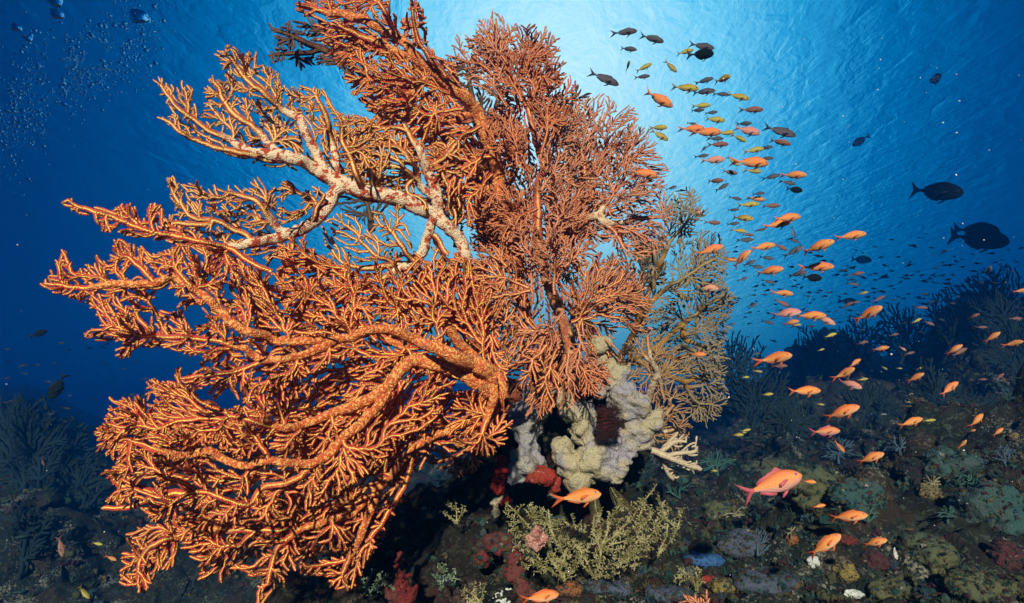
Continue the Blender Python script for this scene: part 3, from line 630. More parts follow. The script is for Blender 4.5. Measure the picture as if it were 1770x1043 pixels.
fg([[(1060, 640, 6), (1130, 600, 5.5), (1180, 560, 5), (1220, 530, 3.5), (1255, 515, 3)], [(1180, 560, 5), (1185, 590, 4), (1230, 600, 3)], [(1130, 600, 6), (1165, 620, 5), (1205, 610, 4), (1245, 590, 3)]],
   [(1080, 560), (1140, 530), (1200, 500), (1245, 475), (1278, 515), (1270, 535), (1252, 560), (1255, 600), (1245, 640), (1210, 640), (1160, 640), (1100, 640)], holes=[(1205, 555, 8)], seed=182, d0=2.1, relief=.1)
fg([[(1090, 620, 7), (1150, 645, 5), (1180, 660, 4.4), (1200, 690, 3.4), (1230, 700, 2)], [(1180, 660, 5), (1215, 650, 4), (1245, 655, 3)]],
   [(1120, 620), (1180, 625), (1230, 630), (1252, 650), (1262, 690), (1245, 715), (1215, 732), (1190, 722), (1195, 700), (1165, 695), (1130, 680)], seed=183, d0=2.0, relief=.08)
for k, (x, y, a, rad, sp) in enumerate([(1110, 560, 120, 100, 60), (1130, 500, 95, 100, 50), (1170, 420, 75, 90, 70), (1160, 500, 30, 95, 60), (1190, 480, 50, 80, 70), (1200, 560, 60, 80, 60), (1180, 580, 10, 85, 60), (1180, 600, -20, 85, 60), (1190, 670, 10, 75, 80), (1190, 680, -50, 65, 80), (1120, 620, 40, 100, 60), (1230, 540, 40, 50, 90), (1150, 640, 10, 90, 50), (1140, 460, 140, 60, 60)]):
    fg([[(x, y, 4), (x + .3 * rad * math.cos(math.radians(a)), y - .3 * rad * math.sin(math.radians(a)), 3)]], sector(x, y, a, rad, sp, 940 + k), seed=940 + k, d0=2.02 + .03 * (k % 6), part=k % 3 == 0, relief=.04)
for k, (x, y, a, rad, sp) in enumerate([(1040, 372, 60, 110, 70), (1045, 370, 20, 105, 60), (1040, 380, -30, 90, 70), (1000, 330, 75, 100, 60), (1070, 400, -10, 80, 80), (1010, 300, 95, 110, 50), (1030, 290, 60, 100, 60), (1060, 300, 50, 90, 70)]):
    fe([[(x, y, 4), (x + .3 * rad * math.cos(math.radians(a)), y - .3 * rad * math.sin(math.radians(a)), 3)]], sector(x, y, a, rad, sp, 960 + k), seed=960 + k, d0=1.66 + .04 * (k % 4), part=k % 2 == 0, relief=.04)
Hy = colony('sea_fan', 1115, 690, 1.75, 'small yellow brown sea fan with a pale crooked stem beside the beige sponge', group=GF)
fh = lambda *a, **k: fan(M['fan_tan'], Hy, *a, **{**dict(kill=4.2, step=2.8, w=1.0, exp=.16, wmax=7, d0=1.8, cx=1130, cy=650, thick_at=(2.6, 4.4)), **k})
fh([[(1118, 695, 6), (1128, 660, 6), (1137, 645, 6), (1125, 625, 5), (1113, 612, 3)], [(1137, 645, 4), (1150, 690, 3)], [(1125, 625, 4), (1120, 580, 3)]],
   [(1110, 700), (1075, 650), (1070, 600), (1090, 585), (1110, 560), (1130, 565), (1150, 590), (1160, 620), (1160, 650), (1150, 690), (1130, 700)], seed=191)
fh([[(1125, 740, 5), (1150, 720, 4), (1165, 700, 3)]], [(1115, 760), (1120, 700), (1150, 685), (1170, 700), (1165, 712), (1188, 728), (1190, 745), (1165, 765), (1130, 775)], seed=192)
fh([[(1150, 720, 4), (1160, 690, 3)]], sector(1150, 725, 70, 62, 110, 195), seed=195, d0=1.82)
fh([[(1150, 745, 4), (1170, 740, 3)]], sector(1140, 750, 10, 55, 130, 196), seed=196, d0=1.78)
fh([[(1120, 690, 4), (1140, 660, 3)]], sector(1120, 690, 60, 100, 60, 197), seed=197, d0=1.84)
fh([[(1075, 660, 5), (1085, 640, 4), (1090, 610, 3)]], [(1070, 670), (1075, 600), (1100, 590), (1110, 620), (1110, 660)], seed=193, d0=1.74)

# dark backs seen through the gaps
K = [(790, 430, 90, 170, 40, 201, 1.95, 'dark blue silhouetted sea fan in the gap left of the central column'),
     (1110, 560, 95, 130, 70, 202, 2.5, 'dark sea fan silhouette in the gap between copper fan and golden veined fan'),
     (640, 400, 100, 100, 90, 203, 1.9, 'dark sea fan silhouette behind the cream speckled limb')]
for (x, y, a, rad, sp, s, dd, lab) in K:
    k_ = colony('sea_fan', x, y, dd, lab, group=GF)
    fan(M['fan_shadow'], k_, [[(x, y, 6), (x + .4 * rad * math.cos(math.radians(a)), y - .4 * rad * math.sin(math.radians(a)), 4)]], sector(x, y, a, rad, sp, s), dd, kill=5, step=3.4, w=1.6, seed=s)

# ------------------------------------------------------------------ rock, sponges and small reef life
def ico(sub):
    t_ = (1 + 5 ** .5) / 2
    V = [(-1, t_, 0), (1, t_, 0), (-1, -t_, 0), (1, -t_, 0), (0, -1, t_), (0, 1, t_), (0, -1, -t_), (0, 1, -t_), (t_, 0, -1), (t_, 0, 1), (-t_, 0, -1), (-t_, 0, 1)]
    F = [(0, 11, 5), (0, 5, 1), (0, 1, 7), (0, 7, 10), (0, 10, 11), (1, 5, 9), (5, 11, 4), (11, 10, 2), (10, 7, 6), (7, 1, 8), (3, 9, 4), (3, 4, 2), (3, 2, 6), (3, 6, 8), (3, 8, 9), (4, 9, 5), (2, 4, 11), (6, 2, 10), (8, 6, 7), (9, 8, 1)]
    V = [np.array(v) / np.linalg.norm(v) for v in V]
    for _ in range(sub):
        c = {}; G_ = []
        def mid(a, b):
            k = (min(a, b), max(a, b))
            if k not in c: m = V[a] + V[b]; V.append(m / np.linalg.norm(m)); c[k] = len(V) - 1
            return c[k]
        for a, b, d in F:
            x, y, z = mid(a, b), mid(b, d), mid(d, a); G_ += [(a, x, z), (b, y, x), (d, z, y), (x, y, z)]
        F = G_
    return np.array(V), np.array(F)
ICO = {k: ico(k) for k in (0, 1, 2, 3)}

def blob(name, balls, mat, parent=None, voxel=.007, disp=.012, dscale=14, seed=0, fine=.003, ridge=False, world=False):
    """balls (x, y, d, radius px[, flatten]) melted into one lumpy body"""
    mg = MG(); V0, F0 = ICO[2]
    for b in balls:
        if world: c, r_ = np.array(b[:3]), b[3]
        else: c = P(b[0], b[1], b[2]); r_ = b[3] * b[2] / FPX
        q = V0 * (1 + .18 * fbm(V0 * 1.5 + c * 9, 2, seed)[:, None]); sc = b[4] if len(b) > 4 else (1, 1, 1)
        mg.add(c + q * r_ * np.array(sc), [F0])
    o = mg.build('tmp', mat); m = o.modifiers.new('r', 'REMESH'); m.mode = 'VOXEL'; m.voxel_size = voxel; m.use_smooth_shade = True
    dg = bpy.context.evaluated_depsgraph_get(); ev = o.evaluated_get(dg); me = ev.to_mesh()
    nv = len(me.vertices); V = np.zeros(nv * 3, np.float32); me.vertices.foreach_get('co', V); V = V.reshape(-1, 3).astype(float)
    N = np.zeros(nv * 3, np.float32); me.vertices.foreach_get('normal', N); N = N.reshape(-1, 3)
    L = np.zeros(len(me.loops), np.int32); me.loops.foreach_get('vertex_index', L); ts = np.zeros(len(me.polygons), np.int32); me.polygons.foreach_get('loop_total', ts)
    starts = np.concatenate([[0], np.cumsum(ts)[:-1]]); Fs = [L[starts[ts == k][:, None] + np.arange(k)] for k in (3, 4)]
    ev.to_mesh_clear(); old = o.data; bpy.data.objects.remove(o); bpy.data.meshes.remove(old)
    n_ = fbm(V * dscale, 3, seed + 1) * disp; n_ += (np.abs(vnoise(V * dscale * 2.6, seed + 5)) if ridge else np.maximum(0, vnoise(V * dscale * 3.1, seed + 5))) * disp * .8
    n_ += fbm(V * dscale * 9, 2, seed + 7) * fine
    V = V + N * n_[:, None]
    return mesh_obj(name, V, Fs, mat, parent)

def lump_mat(name, base, alt, dark, speck, rough=.85, sc=1., bump=.012, speckamt=.68, spec=.25):
    t = NT(name)
    col = t.mix(t.rng(t.noise(9 * sc, 4, .6), .42, .60), base, alt)
    col = t.mix(t.rng(t.noise(26 * sc, 3, .65), .56, .72), col, dark)
    col = t.mix(t.rng(t.noise(120 * sc, 2, .6), speckamt, speckamt + .06), col, speck)
    pores = t.rng(t.vor(120 * sc), .06, .22)
    col = t.mix(pores, dark, col)
    h = t.math('ADD', t.math('ADD', t.noise(60 * sc, 4, .65), t.math('MULTIPLY', t.noise(190 * sc, 2), .5)), t.math('MULTIPLY', pores, .25))
    return t.done(col, rough, h, bump, .9, spec)
M['beige'] = lump_mat('beige_sponge', (.42, .35, .20), (.31, .28, .30), (.20, .15, .085), (.62, .55, .36))
M['grey'] = lump_mat('grey_sponge', (.30, .28, .28), (.36, .32, .24), (.17, .15, .14), (.5, .47, .4))
M['red'] = lump_mat('red_sponge', (.36, .018, .010), (.28, .04, .02), (.12, .008, .006), (.60, .40, .34), speckamt=.66)
M['crimson'] = lump_mat('crimson_sponge', (.15, .018, .014), (.12, .04, .03), (.05, .012, .01), (.3, .16, .12))
M['yellow'] = lump_mat('yellow_sponge', (.22, .16, .04), (.16, .12, .05), (.12, .08, .02), (.5, .42, .2))
M['rock'] = reef_mat('rock', [(.010, .010, .009), (.018, .016, .013), (.025, .018, .014), (.016, .012, .014), (.030, .030, .018), (.05, .018, .016), (.05, .05, .035), (.14, .11, .08), (.06, .02, .014)], 2.2, .012)
M['olive'] = lump_mat('olive_coral', (.085, .085, .035), (.055, .075, .045), (.03, .035, .02), (.16, .2, .13), bump=.008)
M['teal'] = lump_mat('teal_coral', (.03, .075, .065), (.05, .07, .06), (.015, .03, .03), (.14, .2, .19))
M['blue'] = lump_mat('blue_sponge', (.045, .14, .32), (.03, .09, .22), (.015, .035, .08), (.2, .4, .62), sc=1.4)
M['slate'] = lump_mat('slate_sponge', (.075, .09, .13), (.06, .07, .09), (.03, .03, .045), (.14, .16, .2), speckamt=.75)
M['maroon'] = lump_mat('maroon_coral', (.07, .02, .022), (.05, .025, .02), (.02, .008, .01), (.18, .1, .1))
M['white'] = lump_mat('white_ascidian', (.62, .62, .54), (.5, .52, .46), (.25, .25, .2), (.8, .8, .74))
M['pink'] = lump_mat('pink_polyps', (.50, .20, .15), (.55, .28, .20), (.2, .06, .04), (.8, .55, .45), sc=1.6, speckamt=.58)
M['brown'] = lump_mat('brown_tunicate', (.26, .05, .025), (.2, .045, .025), (.1, .02, .01), (.4, .14, .08), speckamt=.75)
M['black'] = lump_mat('black_sponge', (.012, .012, .014), (.02, .016, .016), (.006, .006, .006), (.04, .04, .04))
M['orange_enc'] = lump_mat('orange_sponge', (.30, .09, .02), (.22, .08, .03), (.1, .03, .01), (.45, .22, .1))

def lumpy(name, balls, mat, label, cat, group=None, **k):
    """a one-body thing standing on its own"""
    return tag(blob(name, balls, M[mat], None, **k), label, cat, group)

lumpy('rock_outcrop', [(960, 640, 2.0, 44), (985, 720, 1.95, 78), (940, 800, 1.9, 70), (1030, 820, 1.9, 74), (880, 860, 1.85, 64), (960, 900, 1.85, 85), (1050, 900, 1.95, 95), (820, 840, 1.9, 46), (760, 900, 1.85, 62), (700, 960, 1.8, 66), (640, 1010, 1.75, 70), (820, 990, 1.65, 92), (930, 1010, 1.6, 90), (720, 1080, 1.6, 90), (1060, 1010, 1.7, 100), (540, 1080, 1.9, 90), (900, 1100, 1.55, 120), (1080, 1090, 1.55, 100), (900, 700, 1.8, 38), (860, 770, 1.85, 46)],
      'rock', 'dark encrusted rock outcrop carrying the beige sponge and the sea fans', 'rock', voxel=.014, disp=.05, dscale=6, fine=.01, ridge=True, seed=3)
lumpy('beige_sponge', [(1012, 575, 1.60, 17), (1030, 600, 1.58, 18), (1048, 628, 1.58, 18), (1020, 640, 1.62, 18), (1062, 655, 1.56, 20), (1040, 672, 1.58, 20), (1078, 690, 1.54, 27), (1098, 700, 1.52, 24), (1122, 735, 1.52, 19), (1105, 752, 1.52, 26), (1078, 778, 1.52, 22), (1060, 765, 1.52, 28), (1025, 790, 1.50, 30), (985, 800, 1.50, 24), (1000, 825, 1.50, 18), (1040, 800, 1.50, 24), (1012, 715, 1.58, 24), (985, 700, 1.60, 20), (1008, 750, 1.55, 22), (975, 780, 1.52, 18), (1035, 745, 1.6, 22), (965, 688, 1.62, 16)],
      'beige', 'large lumpy beige and lavender sponge with the curled crinoid on it', 'sponge', voxel=.0055, disp=.016, dscale=16, fine=.003, seed=5)
lumpy('grey_sponge', [(905, 690, 1.62, 17), (912, 715, 1.6, 20), (905, 745, 1.58, 22), (912, 770, 1.56, 22), (905, 798, 1.54, 25), (895, 822, 1.54, 19), (925, 800, 1.55, 16), (930, 745, 1.6, 14), (890, 720, 1.62, 14)],
      'grey', 'grey beige sponge column left of the dark hollow, right of the hanging orange fan', 'sponge', voxel=.0055, disp=.013, dscale=15, seed=6)
lumpy('yellow_stump', [(1077, 797, 1.48, 13), (1073, 812, 1.48, 11), (1066, 828, 1.48, 9)], 'beige', 'short pale yellow sponge stump under the lumpy beige sponge', 'sponge', voxel=.004, disp=.006, dscale=22, seed=7)
lumpy('red_sponge', [(866, 800, 1.56, 13), (868, 820, 1.55, 15), (862, 845, 1.55, 12), (872, 868, 1.55, 10)], 'red', 'bright red speckled sponge left of the grey sponge column foot', 'sponge', voxel=.004, disp=.009, dscale=26, seed=8)
lumpy('red_sponge', [(925, 828, 1.5, 13), (942, 826, 1.5, 17), (955, 836, 1.52, 12), (935, 812, 1.52, 11)], 'red', 'bright red sponge mound between grey sponge column and beige sponge, above the orange fish', 'sponge', voxel=.004, disp=.009, dscale=26, seed=9)
lumpy('pale_tube_sponge', [(855, 870, 1.55, 9), (857, 885, 1.55, 8), (866, 862, 1.56, 7)], 'beige', 'small pale sponge lobe below the left red sponge', 'sponge', voxel=.004, disp=.006, dscale=22, seed=10)
lumpy('brown_tunicate', [(888, 682, 1.42, 16), (876, 664, 1.4, 10)], 'brown', 'smooth red brown round lump at the root of the brightest orange sea fan', 'tunicate', voxel=.004, disp=.004, dscale=14, fine=.0008, seed=11)
lumpy('orange_sponge', [(1040, 655, 1.6, 12), (1030, 680, 1.6, 12)], 'orange_enc', 'ochre orange sponge patch high between the beige sponge lobes', 'sponge', voxel=.004, disp=.008, dscale=20, seed=12)
lumpy('crimson_sponge', [(855, 945, 1.40, 14), (878, 938, 1.40, 17), (893, 968, 1.38, 18), (888, 995, 1.36, 18), (905, 1022, 1.34, 20), (835, 962, 1.42, 12)], 'crimson', 'crimson sponge crust left of the yellow green hydroid bush', 'sponge', voxel=.005, disp=.012, dscale=20, seed=13)
lumpy('red_tower_sponge', [(692, 962, 1.4, 6), (691, 978, 1.4, 8), (694, 1000, 1.38, 12), (690, 1024, 1.36, 17), (700, 1045, 1.35, 24)], 'crimson', 'knobbly red tower sponge standing at the bottom left of centre', 'sponge', voxel=.004, disp=.018, dscale=30, seed=14)
lumpy('pale_tube_sponge', [(833, 905, 1.5, 7), (835, 922, 1.5, 8), (840, 940, 1.5, 7)], 'teal', 'narrow pale green tube sponge left of the crimson sponge crust', 'sponge', voxel=.004, disp=.004, dscale=20, seed=15)
lumpy('pink_polyp_clump', [(925, 925, 1.2, 10), (938, 932, 1.2, 9), (916, 934, 1.2, 8), (930, 942, 1.2, 7)], 'pink', 'pink polyp clump sitting in the yellow green hydroid bush', 'soft coral', voxel=.0026, disp=.009, dscale=60, fine=.002, seed=16)
lumpy('white_bead_ascidian', [(868 + 16 * math.sin(a * 2.4) * math.cos(a), 1030 + 12 * math.sin(a * 1.7 + 1), 1.2, 2.0) for a in np.arange(0, 9, .33)], 'white', 'cluster of tiny white beads beside the fish cut by the lower frame', 'ascidian', voxel=.002, disp=.001, dscale=30, fine=.0005, seed=17)

# feather star curled on the sponge
cr_ = thing('feather_star', P(1046, 735, 1.45), 'dark maroon feather star curled into a ball on the beige sponge', 'feather star')
rs = np.random.RandomState(4); tb = NT('maroon_arms'); M['arms'] = tb.done(tb.mix(tb.attr('ridge'), (.035, .012, .010), (.16, .012, .014)), .7, None)
body = MG(); V0, F0 = ICO[3]; c0 = P(1048, 728, 1.45)
body.add(c0 + V0 * np.array([.024, .024, .032]) * (1 + .12 * fbm(V0 * 4, 2, 3)[:, None]), [F0], ridge=0., thick=0.); body.build('disc', M['arms'], cr_)
for k in range(15):
    mg = MG(); ph = -1.15 + 2.3 * k / 14 + rs.normal(0, .05); n = 22; u = np.linspace(-1.25, 1.35, n) * rs.uniform(.8, 1.05)
    wob = .12 * np.sin(u * 2.2 + k)
    loc = np.stack([np.sin(u) * np.cos(ph * .5) * .029, -np.cos(u) * .029 * np.cos(ph * .6), np.sin(ph + wob) * .039], -1)
    pts = c0 + loc[:, 0:1] * RIGHT + loc[:, 1:2] * FWD + loc[:, 2:3] * UP
    nrm = (pts - c0) / np.linalg.norm(pts - c0, axis=1)[:, None]
    sweep(mg, pts, np.full(n, .0017), nrm, .8, 0., .1, rs)
    T_ = np.gradient(pts, axis=0); T_ /= np.linalg.norm(T_, axis=1)[:, None]; Bn = np.cross(T_, nrm)
    for i_ in range(n):
        for sgn in (-1, 1):
            for q in (0, .5):
                a0 = pts[i_] + T_[i_] * q * .004; L = rs.uniform(.007, .014); e_ = a0 + (Bn[i_] * sgn * .55 + nrm[i_] * .75 + T_[i_] * .3 + rs.normal(0, .18, 3)) * L
                sweep(mg, np.stack([a0, (a0 + e_) / 2 + T_[i_] * .001, e_]), np.array([.0005, .0004, .0003]), np.tile(nrm[i_], (3, 1)), 1, 0., 0, None, ridge=np.zeros(8))
    mg.build('arm', M['arms'], cr_)

# hydroids: stems set with beadlike leaflets
th = NT('hydroid'); M['hydroid'] = th.done(th.mix(th.rng(th.noise(40, 2), .4, .6), (.17, .15, .05), (.38, .33, .15)), .8, None)
th = NT('hydroid_green'); M['hydroid_green'] = th.done(th.mix(th.rng(th.noise(40, 2), .4, .6), (.12, .17, .09), (.26, .32, .2)), .8, None)
def leaflets(mg, pp, ww, nn, r, L=.0065):
    V0, F0 = ICO[0]
    for i_ in range(len(pp)):
        for q in range(3):
            d_ = r.normal(0, 1, 3); d_ /= np.linalg.norm(d_); e_ = pp[i_] + d_ * L * r.uniform(.5, 1.2)
            mg.add(pp[i_] * .35 + e_ * .65 + V0 * .0011 * r.uniform(.7, 1.5, 3) + (V0 @ d_)[:, None] * d_ * L * .35, [F0], ridge=.5, thick=0.)
def bush(name, root, polys_limbs, d0, mat, label, cat, kill=7.5, w=.7, seed=1, group=None, step=4.5, leafL=.0085, **k):
    t_ = thing(name, P(root[0], root[1], d0), label, cat, group)
    for q, (limbs, poly) in enumerate(polys_limbs):
        fan(M[mat], t_, limbs, poly, d0 + .03 * q, kill=kill, step=step, w=w, exp=.15, wmax=2.2, seed=seed + q, relief=.06, walk=.004, leaf=(lambda mg, a, b, c, r: leaflets(mg, a, b, c, r, leafL)) if leafL else None, name='stem', limbname='base_stem', min_leaves=12, **k)
    return t_
bush('hydroid_bush', (960, 1000), [
    ([[(975, 1005, 2.5), (940, 950, 2), (905, 900, 1.5), (880, 870, 1)], [(940, 950, 2), (900, 930, 1)]], [(975, 1005), (905, 985), (885, 940), (878, 905), (872, 872), (895, 880), (910, 862), (940, 880), (960, 900), (985, 960)]),
    ([[(975, 1005, 2.5), (965, 940, 2), (950, 890, 1.5)]], [(985, 1000), (930, 960), (920, 910), (935, 880), (960, 885), (990, 900), (1010, 950), (1000, 1000)])],
    1.27, 'hydroid', 'yellow green feathery hydroid bush around the pink polyp clump', 'hydroid', seed=301)
bush('hydroid_bush', (1040, 1000), [
    ([[(1030, 1000, 2.5), (1045, 940, 2), (1060, 890, 1.5), (1075, 860, 1)], [(1045, 940, 2), (1090, 900, 1.5), (1120, 860, 1), (1130, 840, 1)], [(1030, 1000, 2), (1000, 940, 1.5), (985, 890, 1)]],
     [(1020, 1000), (985, 950), (990, 900), (1015, 905), (1030, 880), (1045, 880), (1075, 868), (1090, 880), (1120, 845), (1135, 842), (1125, 880), (1120, 930), (1090, 980), (1060, 1000)]),
    ([[(1060, 985, 2), (1110, 940, 1.5), (1150, 900, 1)]], [(1060, 990), (1100, 900), (1140, 865), (1160, 880), (1150, 930), (1100, 985)])],
    1.3, 'hydroid', 'yellow green feathery hydroid bush right of the one with pink polyps', 'hydroid', seed=311)
bush('hydroid_sprig', (1160, 950), [([[(1140, 960, 1.5), (1150, 900, 1.3), (1135, 850, 1)], [(1140, 960, 1.5), (1165, 920, 1.2), (1180, 880, 1)]], [(1140, 950), (1130, 850), (1140, 848), (1150, 880), (1178, 872), (1182, 885), (1160, 930)])],
    1.42, 'hydroid', 'thin upright hydroid sprig at the right rim of the hydroid bushes', 'hydroid', seed=321, kill=13)
for (x, y, dd, a, rad, s, lab, mt_) in [(765, 1015, 1.4, 80, 42, 331, 'small pale green hydroid tuft between red tower sponge and crimson sponge', 'hydroid_green'), (640, 1030, 1.35, 60, 50, 332, 'dim green hydroid tuft left of the red tower sponge', 'hydroid_green'),
        (835, 1040, 1.2, 130, 45, 333, 'yellow hydroid sprig beside the white bead cluster at the bottom', 'hydroid'), (790, 900, 1.5, 90, 40, 334, 'dim brown hydroid tuft on the dark ledge under the hanging fan', 'hydroid'),
        (1200, 1020, 1.4, 100, 45, 335, 'small olive hydroid tuft just right of the slate coloured sponge', 'hydroid')]:
    bush('hydroid_tuft', (x, y), [([[(x, y, 1.5), (x + rad * .4 * math.cos(math.radians(a)), y - rad * .4 * math.sin(math.radians(a)), 1)]], sector(x, y, a, rad, 120, s))], dd, mt_, lab, 'hydroid', seed=s, kill=10)

# feathery plumes under the sponge
for k, (x, y, a, L, col, lab) in enumerate([(1052, 832, -70, 62, 'hydroid', 'curved grey green plume hanging right of the beige sponge foot'), (1030, 845, -100, 50, 'hydroid', 'short grey green plume hanging behind the orange fish snout'), (1078, 832, -60, 46, 'fan_far', 'blue grey plume hanging below the pale yellow stump')]):
    t_ = thing('hydroid_plume', P(x, y, 1.5), lab, 'hydroid'); mg = MG(); n = 17; s_ = np.linspace(0, 1, n); aa_ = np.radians(a + 30 * s_)
    xs = x + np.cumsum(np.cos(aa_)) * L / n; ys = y - np.cumsum(np.sin(aa_)) * L / n; pts = P(xs, ys, np.full(n, 1.5)); nr_ = np.tile(-FWD, (n, 1))
    sweep(mg, pts, np.full(n, .0011), nr_, .8); mg.build('rachis', M[col], t_); mg = MG()
    for i_ in range(2, n):
        for sg in (-1, 1):
            l_ = 15 * math.sin(math.pi * s_[i_] * .9 + .15); a2 = aa_[i_] + sg * 1.0; q_ = P([xs[i_], xs[i_] + l_ * .5 * math.cos(a2), xs[i_] + l_ * math.cos(a2 - sg * .2)], [ys[i_], ys[i_] - l_ * .5 * math.sin(a2), ys[i_] - l_ * math.sin(a2 - sg * .2)], [1.5, 1.495, 1.485])
            sweep(mg, q_, np.array([.0005, .00045, .0003]), nr_[:3], .8)
    mg.build('pinnules', M[col], t_)

# pale thick-fingered gorgonian, and the blue grey fan behind it
fg_ = thing('finger_gorgonian', P(1130, 770, 1.6), 'pale thick fingered gorgonian reaching right below the beige sponge', 'gorgonian')
for k, L in enumerate([[(a_[0], a_[1], a_[2] * .72) for a_ in L_] for L_ in [[(1120, 775, 8), (1150, 790, 8), (1185, 802, 7), (1212, 812, 6)], [(1150, 790, 6), (1175, 783, 5), (1205, 778, 4)], [(1140, 785, 6), (1165, 765, 5), (1185, 762, 3.4)], [(1135, 780, 5), (1150, 765, 5), (1170, 748, 4)], [(1130, 785, 6), (1148, 808, 5), (1162, 828, 4)], [(1145, 805, 4), (1170, 812, 4), (1192, 815, 3)], [(1165, 768, 3), (1180, 750, 2.5)], [(1175, 783, 3), (1190, 768, 2.5), (1200, 765, 2)], [(1150, 815, 3), (1172, 826, 2.5)], [(1190, 803, 3), (1205, 800, 2)], [(1160, 796, 3), (1180, 792, 2.5)], [(1195, 806, 3), (1200, 818, 2)]]]):
    fan(M['finger'], fg_, [L], [(L[0][0], L[0][1] - 4), (L[-1][0] + 2, L[-1][1] - 11), (L[-1][0] + 7, L[-1][1]), (L[-1][0] + 2, L[-1][1] + 11)], 1.58 + .01 * k, kill=5.5, step=3.5, w=1.7, seed=400 + k, part=False, limbname='finger', thick_at=(90, 99), relief=.01)
for (x, y, a, rad, dd, s, lab) in [(1100, 820, 90, 45, 1.95, 410, 'small blue grey sea fan in shade under the finger gorgonian'), ]:
    t_ = thing('sea_fan', P(x, y, dd), lab, 'sea fan'); fan(M['fan_far'], t_, [[(x, y, 3), (x, y - 12, 2)]], sector(x, y, a, rad, 130, s), dd, kill=5.5, step=3.6, w=1.6, seed=s)

